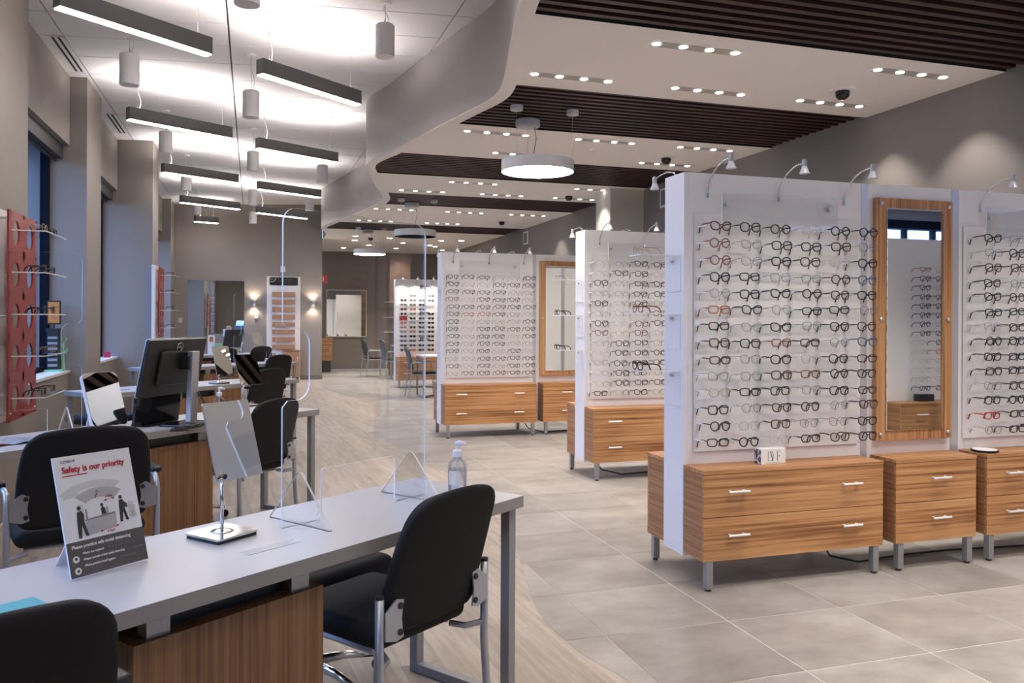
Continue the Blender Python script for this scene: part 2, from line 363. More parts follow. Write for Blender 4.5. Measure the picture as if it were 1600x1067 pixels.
# oak planks, running slightly askew to the room
pa = R(-86.0); pd = Vector((math.cos(pa), math.sin(pa), 0)); pn = Vector((-pd.y, pd.x, 0)); PL, PW = 1.22, 0.18
plank_me = box(-PL / 2 + .0008, PL / 2 - .0008, -PW / 2 + .0008, PW / 2 - .0008, -0.003, 0).mesh('plank', M['plank'])
pl = []; rest = MB()
for i in range(-22, 22):
    offs = random.random() * PL
    for j in range(-26, 8):
        c = pn * (i * PW) + pd * (j * PL + offs)
        if c.y < Y0 + .6 or c.y > 20 or c.x < -1.7 or c.x > fb(c.y) + .35: continue
        pl.append((c.length, c))
pl.sort(key=lambda t: t[0]); npl = 0
for d, c in pl:
    vis = c.y > 2.0 and abs(math.atan2(c.x, c.y) - YAW) < 0.66
    if vis and npl < 280: link('plank', plank_me, floor, (c.x, c.y, -.0012), (0, 0, pa)); npl += 1
    else: rest.obox((c.x, c.y, -.0027), pd * (PL / 2 - .0008), pn * (PW / 2 - .0008), (0, 0, .0015))
o = rest.obj('planking', M['plank'], floor); o['kind'] = 'stuff'

# ---- left wall with deep window bays
XW, XP = -1.80, -1.64
mb = MB()
mb.box(-2.4, XP, 5.2, 7.09, 0, 4.05); mb.box(-2.4, XP, 2.2, 3.0, 0, 4.05); mb.box(-2.4, XP, Y0, -.6, 0, 4.05)
mb.box(-2.4, XP, 9.43, 10.27, 0, 4.05)
mb.box(-2.4, -1.345, 12.56, 13.29, 0, 4.05)
mb.box(-2.4, -1.63, 18.5, YB + .2, 0, 4.05)
BAYW = ((7.09, 9.43), (10.27, 12.56), (13.29, 18.5), (3.0, 5.2), (-.6, 2.2))  # last two bays are unseen, added for blue light from the left
for a, b in BAYW:
    mb.box(-2.4, XW, a, b, 0, 0.84); mb.box(-2.4, XW, a, b, 3.18, 4.05)
wl = struct(mb.obj('wall_left', M['wall']))
for k, (a, b) in enumerate(BAYW):
    g = MB(); g.box(-2.03, -2.02, a, b, .86, 3.18)
    w = struct(g.obj('window_%d' % (k + 1), M['glass']))
    f = MB(); t = .05
    f.box(-2.06, -1.98, a, a + t, .86, 3.18); f.box(-2.06, -1.98, b - t, b, .86, 3.18); f.box(-2.06, -1.98, a, b, .86, .86 + t); f.box(-2.06, -1.98, a, b, 3.13, 3.18)
    nm = 2 if b - a < 3 else 4
    for i in range(1, nm): f.box(-2.055, -1.985, a + (b - a) * i / nm - .03, a + (b - a) * i / nm + .03, .86, 3.18)
    f.obj('window_frame', M['window_frame'], w)
    box(-2.02, XW + .015, a, b, .842, .872).obj('window_sill', M['white'], w, bevel=.003)
    bl = tag(box(-1.985, -1.86, a + .01, b - .01, 3.04, 3.178).obj('roller_blind', M['blind'], bevel=.004),
             'black roller blind cassette above the %s window bay' % ('nearest', 'second', 'last', 'unseen side', 'unseen rear')[k], 'blind')
    MB().tube([(-1.93, a + .02, 3.02), (-1.93, b - .02, 3.02)], .014, 8).obj('hem_bar', M['grille'], bl)
# outside: an added dark facade shaped to hide the sky from view, and pavement
struct(MB().box(-9, -8.6, 27, 95, -.5, 16.0).box(-9, -8.6, -12, 27, -.5, 2.2).obj('exterior_wall', M['exterior']))
struct(box(-9, -2.42, -8, 95, -.6, -.2).obj('exterior_pavement', M['exterior']))

# ---- back wall, far wall, side wall, walls behind the camera
struct(MB().box(-2.4, 1.535, YB, YB + .2, 0, 4.2).box(1.335, 1.535, YB + .2, 21.1, 0, 3.6).obj('wall_back', M['wall']))
struct(box(1.2, XR, YF, YF + .2, 0, 3.6).obj('wall_far', M['wall_far']))
struct(box(1.1, 1.3, 21.1, YF + .2, 0, 3.6).obj('wall_passage', M['wall_far']))
struct(MB().box(XR, XR + .2, XRET, YF + .2, 0, 3.9).box(XR + .2, 12.2, XRET, XRET + .2, 0, 3.9).obj('wall_right', M['wall']))
struct(box(4.78, XR, 10.55, 11.05, 0, 3.3).obj('wall_pier', mat('pale_pier_paint', (0.62, 0.58, 0.51), .7)))
struct(MB().box(-2.4, 8.0, Y0 - .2, Y0, 0, 4.3).box(8.0, 12.2, Y0 - .2, Y0, 0, .8).box(8.0, 12.2, Y0 - .2, Y0, 2.96, 4.3).obj('wall_front', M['wall']))
w = struct(box(8.0, 12.2, Y0 - .12, Y0 - .11, .8, 2.95).obj('window_6', M['glass']))
fr = MB().box(8.0, 12.2, Y0 - .16, Y0 + .01, 2.94, 3.09).box(8.0, 12.2, Y0 - .16, Y0, .8, .86)
for q in (8.0, 9.2, 10.4, 11.0, 11.6): fr.box(q, q + .06, Y0 - .15, Y0 - .05, .86, 2.94)
fr.obj('window_frame', M['window_frame'], w)
struct(box(12.2, 12.4, Y0 - .2, XRET + .2, 0, 3.9).obj('wall_side', M['wall']))
struct(MB().box(-1.63, 1.55, YB - .014, YB, 0, .095).box(1.535, 1.549, YB, 21.1, 0, .095).obj('baseboard_back', M['base']))
struct(box(1.3, XR, YF - .014, YF, 0, .10).obj('baseboard_far', M['base']))
struct(box(XR - .014, XR, 4.6, YF, 0, .10).obj('baseboard_right', M['base']))

# ---- panel ceiling on the left, with open joints
ceil = MB()
n = len(ceil.v)
ceil.v += [(-2.4, Y0, zc(-2.4) + .02), (2.6, Y0, zc(2.6) + .02), (2.6, YB + .2, zc(2.6) + .02), (-2.4, YB + .2, zc(-2.4) + .02), (-2.4, Y0, 4.3), (2.6, Y0, 4.3), (2.6, YB + .2, 4.3), (-2.4, YB + .2, 4.3)]
for q in ((3, 2, 1, 0), (4, 5, 6, 7), (0, 1, 5, 4), (1, 2, 6, 5), (2, 3, 7, 6), (3, 0, 4, 7)): ceil.face(list(q))
ceil = struct(ceil.obj('ceiling', M['ceil_gap']))
def cpanel(x0, x1):
    mb = MB(); g = .006; x0 += g; x1 -= g; y0, y1 = g, .5865 - g
    mb.v += [(x0, y0, zc(x0)), (x1, y0, zc(x1)), (x1, y1, zc(x1)), (x0, y1, zc(x0)), (x0, y0, zc(x0) + .022), (x1, y0, zc(x1) + .022), (x1, y1, zc(x1) + .022), (x0, y1, zc(x0) + .022)]
    for q in ((3, 2, 1, 0), (4, 5, 6, 7), (0, 1, 5, 4), (1, 2, 6, 5), (2, 3, 7, 6), (3, 0, 4, 7)): mb.face(list(q))
    return mb.mesh('panel', M['ceil'])
cms = [cpanel(-2.4, -1.60), cpanel(-1.60, -.212), cpanel(-.208, 1.66), cpanel(1.66, 2.6)]
y = 7.51 - .5865 * 18
while y < YB:
    for me in cms: link('panel', me, ceil, (0, y, 0))
    y += .5865
# ---- soffit on the right: plaster with five slatted wells, and the wavy fascia
FIELDS = [(3.25, 4.67), (6.13, 7.53), (9.05, 10.40), (12.0, 13.2), (15.95, 17.2)]
OFF = .115
sf = MB()
def strip(mb, a, b, left, right, z):
    Y = ys(a, b)
    for p, q in zip(Y[:-1], Y[1:]):
        n = len(mb.v); mb.v += [(left(p), p, z), (right(p), p, z), (right(q), q, z), (left(q), q, z)]; mb.face([n + 3, n + 2, n + 1, n])
edges = [Y0] + [e for f in FIELDS for e in f] + [YF]
far_r = lambda y: 12.2 if y < XRET + .05 else XR
for i in range(len(edges) - 1):
    a, b = edges[i], edges[i + 1]
    if i % 2 == 0:
        if a < XRET < b: strip(sf, a, XRET, wave, lambda y: 12.2, ZS); strip(sf, XRET, b, wave, lambda y: XR, ZS)
        else: strip(sf, a, b, wave, (lambda y: 12.2) if b < XRET else (lambda y: XR), ZS)
    else: strip(sf, a, b, wave, lambda y: wave(y) + OFF, ZS)
sof = struct(sf.obj('soffit_ceiling', M['soffit']))
struct(box(-.5, 12.4, Y0 - .2, YF + .2, 3.62, 3.7).obj('ceiling_slab', M['void'])) if False else None
fm = MB()
Y = ys(Y0, YB + .3, .08); n0 = len(fm.v)
for yy in Y:
    w = wave(yy); fm.v += [(w, yy, zc(w) + .02), (w, yy, ZS + .012), (w + .012, yy, ZS - .001), (w + .06, yy, ZS - .001)]
for i in range(len(Y) - 1):
    for k in range(3):
        fm.cur = 1 if k > 0 else 0
        a = n0 + i * 4 + k; fm.face([a, a + 1, a + 5, a + 4])
struct(fm.obj('fascia_trim', [M['fascia'], M['soffit']], smooth=False))
for k, (a, b) in enumerate(FIELDS):
    names = ('over the nearest aisle', 'above the first ring pendant', 'behind the first ring pendant', 'above the unlit ring pendant', 'farthest along the ceiling')
    xr = 7.6 if k == 0 else XR
    t = tag(struct(MB().obj('slat_ceiling', M['void'])) if False else thing('slat_ceiling', 'dark brown wooden slat ceiling panel ' + names[k], 'slat ceiling', (0, a, ZS)), 'dark brown wooden slat ceiling panel ' + names[k], 'slat ceiling', 'slatted ceiling panels')
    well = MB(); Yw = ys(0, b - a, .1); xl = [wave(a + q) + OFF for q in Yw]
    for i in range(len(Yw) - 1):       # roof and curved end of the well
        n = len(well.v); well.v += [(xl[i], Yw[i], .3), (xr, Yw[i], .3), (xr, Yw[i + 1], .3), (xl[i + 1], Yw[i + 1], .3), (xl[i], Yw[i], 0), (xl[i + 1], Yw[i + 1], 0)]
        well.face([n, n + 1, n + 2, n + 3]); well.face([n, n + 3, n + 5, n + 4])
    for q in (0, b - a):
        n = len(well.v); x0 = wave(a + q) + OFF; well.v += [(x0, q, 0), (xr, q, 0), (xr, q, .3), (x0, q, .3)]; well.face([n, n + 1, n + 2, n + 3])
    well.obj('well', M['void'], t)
    ns = 13; pitch = (b - a) / ns
    for i in range(ns):
        q = (i + .5) * pitch; x0 = wave(a + q) + OFF + .004
        box(x0, xr - .004, q - .024, q + .024, .012, .10).obj('slat', M['slat_wood'], t)

# ================================================================== LIGHT FITTINGS
def linear_light(x, y, ang, L_=1.16, label=None, zb=3.43):
    t = thing('linear_pendant', label, 'pendant light', (x, y, zb), ang, 'graphite bar pendants')
    w, h = .045, .135
    body = MB(); body.prism([(-w, .008), (w, .008), (w, h), (w - .004, h), (w - .004, h - .022), (-w + .004, h - .022), (-w + .004, h), (-w, h)], (0, 0, 0), (0, 1, 0), (0, 0, 1), (L_, 0, 0)); body.box(0, .004, -w + .003, w - .003, h - .024, h).box(L_ - .004, L_, -w + .003, w - .003, h - .024, h)
    body.obj('housing', M['bar'], t, bevel=.002)
    box(.006, L_ - .006, -w + .008, w - .008, 0, .008).obj('diffuser', M['e_bar'], t)
    box(.02, L_ - .02, -w + .012, w - .012, h - .0225, h - .017).obj('uplight_lens', M['e_barup'], t)
    for k, dx in enumerate((.1, L_ - .1)):
        wx = x + dx * math.cos(ang); top = zc(wx) - zb - .001
        MB().tube([(dx, 0, h - .012), (dx, 0, top)], .0012, 5).obj('wire', M['alu'], t)
        MB().lathe([(.028, top - .012), (.03, top)], (dx, 0, 0), 16).obj('ceiling_cap', M['white'], t)
    dx = .1; wx = x + dx * math.cos(ang); top = zc(wx) - zb
    MB().tube([(dx + .012 + .022 * math.sin(7 * q), 0, h - .012 + (top - h) * q) for q in [i / 10 for i in range(11)]], .0035, 6).obj('power_cord', M['cord_white'], t)
    return t
LB = [(-1.23, -.31, 38), (-1.22, 2.84, 38), (-1.225, 5.99, 39.2), (-1.22, 9.17, 32.6), (-1.20, 12.36, 32.8), (-1.21, 15.5, 33.5)]
LC = [(.05, .8, 38), (.05, 3.98, 38), (.05, 7.11, 39.4), (.05, 10.24, 32), (.08, 13.5, 31), (.08, 16.55, 34)]
nl = ['behind', 'overhead', 'highest beside the window piers', 'second along the window side', 'third along the window side', 'fourth along the window side']
nc = ['behind', 'overhead', 'highest beside the wavy fascia', 'second along the fascia side', 'third along the fascia side', 'low against the back wall by the fascia']
for (x, y, a), s in zip(LB, nl): linear_light(x, y, R(a), label='graphite bar pendant with white lens, ' + s)
for (x, y, a), s in zip(LC, nc): linear_light(x, y, R(a), label='graphite bar pendant with glowing underside, ' + s)
linear_light(-1.17, 18.5, R(23), .5, 'short graphite bar pendant, lowest by the back wall')

def can(x, y, z0, z1, label):
    t = thing('can_pendant', label, 'pendant light', (x, y, z0), 0, 'grey can pendants'); h = z1 - z0; top = zc(x) - z0
    MB().lathe([(.072, 0), (.078, 0), (.078, h - .012), (.066, h), (.0, h)], n=28).obj('shade', M['cyl'], t, smooth=False)
    MB().lathe([(.073, .002), (.066, .012), (.03, .016), (0, .017)], n=24).obj('baffle', M['cyl_in'], t)
    MB().tube([(.0, .018 * math.cos(q), h + .03 + .018 * math.sin(q)) for q in [i * math.pi / 5 for i in range(10)]], .003, 6, closed=True).obj('hook', M['leg'], t)
    MB().tube([(0, 0, h), (0, 0, h + .014)], .006, 8).obj('stem', M['leg'], t)
    MB().tube([(0, 0, h + .046), (.004, 0, top)], .0016, 5).obj('wire', M['alu'], t)
    MB().tube([(.01 + .02 * math.sin(6 * q), .01, h + (top - h) * q) for q in [i / 8 for i in range(9)]], .003, 5).obj('power_cord', M['cord_white'], t)
    MB().lathe([(.045, top - .015), (.05, top - .001)], n=18).obj('ceiling_cap', M['white'], t)
    return t
for a in [(-.98, 7.45, 3.343, 3.603, 'grey can pendant below the highest window-side bar'), (1.03, 6.74, 3.564, 3.83, 'grey can pendant nearest the wavy fascia, highest on its side'),
          (-.02, 8.34, 3.355, 3.615, 'grey can pendant hanging mid-row between the two largest bars'), (-1.01, 10.74, 3.407, 3.663, 'grey can pendant below the second window-side bar'),
          (0, 11.57, 3.39, 3.651, 'grey can pendant mid-row, second from the front'), (.99, 12.55, 3.434, 3.702, 'grey can pendant beside the end of the second fascia-side bar'),
          (-.98, 13.6, 3.37, 3.63, 'grey can pendant half hidden below the third window-side bar'), (0, 14.7, 3.34, 3.60, 'grey can pendant mid-row, third from the front'),
          (0, 17.6, 3.34, 3.58, 'grey can pendant lowest in the middle row'), (-1.04, 17.2, 3.44, 3.66, 'grey can pendant directly above the short bar'),
          (1.01, 15.71, 3.416, 3.667, 'grey can pendant farthest on the fascia side'), (-.04, 5.36, 3.363, 3.62, 'grey can pendant cut by the top edge, mid-row')]: can(*a)

disc_me = MB().lathe([(.029, 0), (.029, .003), (0, .003)], n=18).mesh('lamp', M['e_disc'])
trim_me = MB().box(-.35, .35, -.075, -.055, -.003, .0).box(-.35, .35, .055, .075, -.003, .0).box(-.35, -.33, -.055, .055, -.003, .0).box(.33, .35, -.055, .055, -.003, .0).mesh('trim_frame', M['soffit'])
plate_me = box(-.33, .33, -.055, .055, -.0025, -.0005).mesh('gear_plate', mat('downlight_plate', (0.46, 0.43, 0.40), .5))
def multi(x, y, label, light=True, four=True):
    t = thing('downlight_strip', label, 'ceiling light', (x, y, ZS), 0, 'recessed four-lamp downlights')
    link('trim_frame', trim_me, t); link('gear_plate', plate_me, t)
    for k in range(4): link('lamp', disc_me, t, (-.3 + .2 * k, 0, -.0062))
    if light:
        pw = 2.0 if y == .2 else 1.2 if y < 3.2 else 1.0
        for k in (range(4) if y < 3.2 else (0, 3) if x < 4.5 else (0, 1, 3)): spot('downlight', (x - .3 + .2 * k, y, ZS - .01), SPOT_W * pw * (.55 if y < 3.2 else 1) * (1 if x < 4.5 else .8), 88, .55, .03)
strips = []
rows = [(4.92, (2.86, 4.66)), (5.815, (2.31, 3.49, 4.66)), (7.79, (2.30, 3.47, 4.64)), (8.72, (2.86, 4.65)), (10.76, (2.85, 4.66)), (11.68, (2.33, 3.53, 4.68)), (13.8, (2.27, 3.5, 4.65)), (15.55, (2.2, 3.5))]
cnt = {}
rn = ['first row', 'second row', 'third row', 'fourth row', 'fifth row', 'sixth row', 'seventh row', 'eighth row']
for i, (y, xs) in enumerate(rows):
    for k, x in enumerate(xs):
        pos = ('closest to the fascia', 'next to the side wall')[k] if len(xs) == 2 else ('closest to the fascia', 'in the middle', 'next to the side wall')[k]
        multi(x, y, 'recessed strip of four lit downlights, %s back, %s' % (rn[i], pos))
for (y, xs) in [(2.88, (2.86, 4.66, 6.4, 8.2, 10.0)), (1.99, (2.31, 3.49, 4.66)), (.2, (6.0, 8.0, 10.2)), (-.06, (2.3, 4.6))]:  # out of view; opposite row and far strips added to brighten the mirrored soffit
    for k, x in enumerate(xs): multi(x, y, 'four-lamp downlight strip overhead out of view, %s row, %s' % ({2.88: 'front', 1.99: 'middle', -.06: 'rear', .2: 'opposite'}[y], ORD[k]))
sd = MB().lathe([(.075, 0), (.08, -.004), (.08, 0)], n=18)
for i, (x, y) in enumerate([(2.2, 18.6), (2.3, 19.6), (2.8, 20.8), (3.0, 18.8), (3.1, 17.85), (4.25, 19.0), (4.25, 20.3), (4.45, 20.6), (4.7, 18.84), (4.86, 21.6), (2.27, 21.8), (3.6, 21.5), (3.5, 19.9)]):
    w = ['beside the back wall end', 'behind it by the passage', 'over the far mirror side', 'before the farthest ring', 'nearest the unlit ring', 'over the sunglasses display', 'behind the sunglasses display', 'between sunglasses display and side wall', 'near the side wall', 'deepest by the side wall', 'deepest by the passage', 'deepest in the middle', 'mid ceiling of the rear room'][i]
    t = thing('round_downlight', 'small round lit downlight in rear ceiling, ' + w, 'ceiling light', (x, y, ZS), 0, 'round downlights')
    MB().lathe([(.055, -.001), (.085, -.006), (.085, -.0005)], n=18).obj('trim_ring', M['soffit'], t)
    MB().lathe([(0, -.003), (.055, -.003)], n=18).obj('lamp', M['e_disc'], t)
    spot('downlight', (x, y, ZS - .02), SPOT_W * 1.3, 95, .6, .05)
# ring pendants hung from two small caps and a canopy
def ring(x, y, z, lit, label, r=.325):
    t = thing('ring_pendant', label, 'pendant light', (x, y, z), 0, 'white ring pendants'); h = .10; top = ZS - z
    MB().lathe([(r - .004, .006), (r - .004, h), (r, h), (r, 0), (r - .004, 0), (r - .004, .006)], n=64).obj('ring_housing', M['ringw'], t)
    MB().lathe([(r - .075, .004), (r - .075, h), (r - .079, h), (r - .079, .004), (r - .075, .004)], n=64).obj('inner_wall', M['e_ringin'] if lit else M['ringw'], t)
    MB().lathe([(r - .077, .0045), (r - .006, .0045)], n=64).obj('ring_diffuser', M['e_ring'] if lit else M['ringw'], t)
    MB().lathe([(r - .077, h - .004), (r - .004, h - .004)], n=64).obj('ring_lid', M['ringw'], t)
    for q in ((-.26, -.19), (.26, -.19)):
        MB().lathe([(.052, top - .035), (.055, top - .03), (.055, top + .008)], (q[0], q[1], 0), 20).obj('ceiling_cap', M['ringw'], t)
        MB().tube([(q[0] * .98, q[1] * .98, h - .002), (q[0], q[1], top - .03)], .0012, 5).obj('wire', M['alu'], t)
    MB().lathe([(.108, top - .055), (.115, top - .045), (.115, top + .008)], (0, .28, 0), 28).obj('canopy', M['ringw'], t)
    MB().tube([(0, .275, h - .002), (0, .28, top - .05)], .0012, 5).obj('wire', M['alu'], t)
    MB().tube([(.06, .27, top - .05), (.075, .25, top - .16), (.05, .265, h + .1), (.03, .27, h - .002)], .003, 6).obj('power_cord', M['cable'], t)
ring(2.435, 6.95, 2.735, True, 'large lit white ring pendant under the first slatted panel')
ring(2.435, 12.75, 2.70, False, 'unlit grey ring pendant above the far display wall')
ring(2.30, 17.0, 2.73, True, 'smallest lit drum-like ring pendant deep in the store')
# ceiling domes, sprinklers, vents
for x, y, s in ((4.47, 5.43, 'nearest'), (4.45, 8.31, 'second'), (4.47, 11.35, 'third'), (4.46, 14.75, 'fourth'), (2.55, 18.7, 'deepest, beside the back wall end')):
    t = thing('dome_camera', 'black dome security camera under soffit, ' + s, 'camera', (x, y, ZS), 0, 'dome cameras')
    MB().lathe([(.09, -.018), (.1, -.008), (.1, 0)], n=24).obj('mount_plate', M['soffit'], t)
    MB().lathe([(.0, -.085), (.03, -.08), (.05, -.06), (.055, -.035), (.055, -.017)], n=20).obj('dome', M['gloss_black'], t, smooth=True)
for x, y, s in ((3.526, 5.339, 'nearest'), (3.528, 8.22, 'second along the soffit')):
    tag(MB().lathe([(.04, -.006), (.045, 0)], (x, y, ZS - .0005), 20).obj('sprinkler_cover', M['soffit']), 'round flush sprinkler cover, ' + s, 'sprinkler')
for y0, y1, s in ((8.12, 9.2, 'nearest'), (11.0, 12.1, 'second'), (13.95, 15.0, 'farthest')):
    z = zc(-1.66); t = thing('slot_diffuser', 'linear air slot in ceiling over the windows, ' + s, 'vent', (-1.66, y0, z), 0)
    box(-.075, .06, 0, y1 - y0, -.006, -.001).obj('flange', M['ceil'], t)
    for dx in (-.035, .015): box(dx - .011, dx + .011, .01, y1 - y0 - .01, -.008, -.0055).obj('slot', M['grille'], t)
for y, s in ((9.9, 'behind the near display wall'), (15.8, 'above the far display wall')):
    t = thing('wall_grille', 'small white air grille high on side wall, ' + s, 'vent', (XR, y, 2.93), 0)
    box(-.015, 0, -.14, .14, 0, .26).obj('grille_frame', M['white'], t, bevel=.003); box(-.018, -.014, -.10, .10, .03, .23).obj('grille_slots', M['ink_mid'], t)

# ================================================================== DISPLAY GONDOLAS
GX = [2.234, 2.845, 2.165, 2.80]; GY = [3.758, 6.62, 9.45, 16.55]
GN = ['near', 'middle', 'far', 'sunglasses']
PANEL_DY, PANEL_T = .209, .217
def cabinet(x, y, w, nh, label, facing=1, grp='zebra-wood drawer cabinets'):
    t = thing('drawer_cabinet', label, 'cabinet', (x, y, 0), 0 if facing == 1 else math.pi, grp)
    d = .205; z0, z1 = .158, .632
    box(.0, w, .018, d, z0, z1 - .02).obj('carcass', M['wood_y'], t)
    box(-.002, w + .002, -.002, d, z1 - .02, z1).obj('cabinet_top', M['wood_x'], t, bevel=.001)
    zm = (z0 + z1 - .02) / 2
    for za, zb in ((z0, zm - .002), (zm + .002, z1 - .022)):
        dr = box(.0, w, 0, .018, za, zb).obj('drawer', M['wood_x'], t, bevel=.001)
        for k in range(nh):
            cx = w * ((.17, .80)[k] if nh == 2 else .52); zc_ = za + (zb - za) * .60; hw = .062
            hb = MB().tube([(cx - hw, -.032, zc_), (cx + hw, -.032, zc_)], .0065, 10)
            for dx in (-.042, .042): hb.tube([(cx + dx, -.032, zc_), (cx + dx, 0, zc_)], .005, 8)
            hb.obj('handle', M['handle'], dr)
    for lx in (.022, w - .06):
        lg = box(lx, lx + .038, .005, .043, .012, z0).obj('leg', M['leg'], t, bevel=.002)
        MB().lathe([(.016, 0), (.016, .013)], (lx + .019, .024, 0), 12).obj('foot_pad', M['plastic'], lg)
    return t
def wall_panel(x0, x1, y, label, bays):
    t = thing('display_wall', label, 'display wall', (x0, y, 0), 0, 'white double-sided display walls')
    L_ = x1 - x0; T = PANEL_T; zt, zb = 2.222, .137
    box(.03, L_, .012, T - .012, zb, zt).obj('core_panel', M['white'], t)
    box(0, .03, 0, T, zb, zt).obj('end_panel', M['white_end'], t, bevel=.002)
    for side in (0, 1):
        ya, yb = ((0, .012) if side == 0 else (T - .012, T))
        for (a, b, kind) in bays:
            if kind == 'post': box(a, b, ya - .003 if side == 0 else ya, yb if side == 0 else yb + .003, zb, zt).obj('post', M['alu_post'], t)
            else: box(a, b, ya, yb, zb, zt).obj('face_panel', M['white'], t)
    for (a, b, kind) in bays:
        if kind == 'frames':
            box(a + .03, b - .03, -.010, -.006, .70, 2.0).obj('frame_backer', M['frost'], t)
            hd = MB().box(a + .19, b - .19, -.03, -.025, 1.92, 2.115)
            hd = hd.obj('header_plate', M['acrylic'], t)
            e = MB(); e.box(a + .188, a + .19, -.031, -.024, 1.92, 2.117); e.box(b - .19, b - .188, -.031, -.024, 1.92, 2.117); e.box(a + .188, b - .188, -.031, -.024, 2.115, 2.117)
            e.obj('plate_edge', M['acrylic_edge'], hd)
            for sx in (a + .22, b - .24): MB().lathe([(.011, 0), (.011, .03)], (sx, -.006, 2.055), 12, (0, -1, 0)).obj('standoff', M['alu'], t)
    return t
def framed_mirror(x, y, label, w=.565, z0=.713, z1=2.14):
    t = thing('framed_mirror', label, 'mirror', (x, y, 0), 0, 'zebra-wood framed mirrors')
    box(0, w, -.035, -.012, z0, z1).obj('backing_board', M['wood_z'], t, bevel=.001)
    box(.03, w - .03, -.012, 0, z0 + .05, z1 - .05).obj('batten', M['plastic'], t)
    box(.072, w - .072, -.043, -.036, z0 + .058, z1 - .058).obj('mirror_glass', M['mirror'], t, bevel=.003)
    for kx in (.035, w - .035):
        for kz in (z0 + .035, (z0 + z1) / 2, z1 - .035): MB().lathe([(.012, 0), (.012, .008), (.008, .012), (0, .012)], (kx, -.035, kz), 12, (0, -1, 0)).obj('knob', M['alu'], t)
    return t
def arm_lamp(x, y, fwd, label, lit=False):
    t = thing('arm_lamp', label, 'lamp', (x, y, 2.10 if fwd > 0 else 2.222), 0, 'gooseneck display lamps'); s = -1 if fwd > 0 else 1
    hz = .075 if fwd > 0 else -.05
    P = [Vector((0, -.004 * s if 0 else s * .006, 0)), Vector((0, s * .02, .06)), Vector((0, s * .08, .125)), Vector((0, s * .16, .16)), Vector((0, s * .235, .165))]
    if fwd < 0: P = [Vector((0, -.02, 0)), Vector((0, .02, .035)), Vector((0, .10, .055)), Vector((0, .20, .05)), Vector((0, .26, .035))]
    Q = []
    for i in range(len(P) - 1):
        for k in range(4):
            tt = k / 4; a = P[max(i - 1, 0)]; b = P[i]; c = P[i + 1]; d = P[min(i + 2, len(P) - 1)]
            Q.append(.5 * ((2 * b) + (c - a) * tt + (2 * a - 5 * b + 4 * c - d) * tt * tt + (3 * b - a - 3 * c + d) * tt**3))
    Q.append(P[-1])
    MB().tube(Q, .0045, 8).obj('arm', M['chrome'], t, smooth=True)
    MB().tube([(0, P[0].y, -.012), (0, P[0].y, .012)], .008, 10).obj('socket', M['chrome'], t)
    e = P[-1]
    MB().lathe([(.0, .022), (.012, .018), (.0135, .0), (.0135, -.022)], (e.x, e.y, e.z), 14).obj('lamp_holder', M['leg'], t)
    MB().lathe([(.0135, -.020), (.017, -.032), (.028, -.058), (.0255, -.058), (.0145, -.032)], (e.x, e.y, e.z), 20).obj('lamp_shade', M['reflector'], t)
    MB().lathe([(0, -.040), (.018, -.042), (.0205, -.050)], (e.x, e.y, e.z), 16).obj('bulb', M['e_bulb'] if lit else M['reflector'], t)
    wx = t.location
    if lit: spot('display_spot', (wx.x, wx.y + e.y, wx.z + e.z - .062), ARM_W * 5.0, 110, .7, .02, aim=(wx.x, y - s * .0 + s * .02, 1.25))
    return t

# ---- eyeglasses
COLS = {'k': ('black', (0.012, 0.011, 0.012), .35, 0), 'd': ('dark tortoise brown', (0.065, 0.026, 0.014), .3, 0), 'g': ('thin grey metal', (0.20, 0.195, 0.19), .35, .4), 'c': ('pale clear', (0.48, 0.44, 0.42), .2, 0),
        'r': ('dark wine red', (0.10, 0.012, 0.016), .3, 0), 'b': ('slate blue', (0.09, 0.11, 0.18), .35, 0), 'o': ('amber tan', (0.40, 0.13, 0.045), .3, 0), 'y': ('pale gold', (0.50, 0.33, 0.16), .3, .3),
        't': ('teal grey', (0.05, 0.095, 0.10), .35, 0), 'p': ('brown and blush', (0.22, 0.085, 0.065), .3, 0), 'n': ('bright red', (0.40, 0.012, 0.02), .3, 0)}
CM = {k: mat('frame_' + v[0].replace(' ', '_'), v[1], v[2], v[3]) for k, v in COLS.items()}
THIN = set('gcyt')
SHAPES = {'square': (.0265, .0225, 3.4, 0), 'round': (.0245, .0240, 2.1, 0), 'rectangular': (.0275, .0195, 3.8, 0), 'cat-eye': (.0270, .0220, 2.7, .005), 'rounded square': (.0265, .0235, 2.7, .001)}
def outline(sh, sgn, n=22):
    a, b, p, cat = SHAPES[sh]; out = []
    for i in range(n):
        t = 2 * math.pi * i / n; c, s = math.cos(t), math.sin(t)
        x = a * math.copysign(abs(c)**(2 / p), c); z = b * math.copysign(abs(s)**(2 / p), s)
        if z < 0: x *= 1 - .14 * (-z / b)
        z += cat * (x / a) * (1 if z > 0 else .3)
        out.append((sgn * (x + .0345), z))
    return out
gl_cache = {}
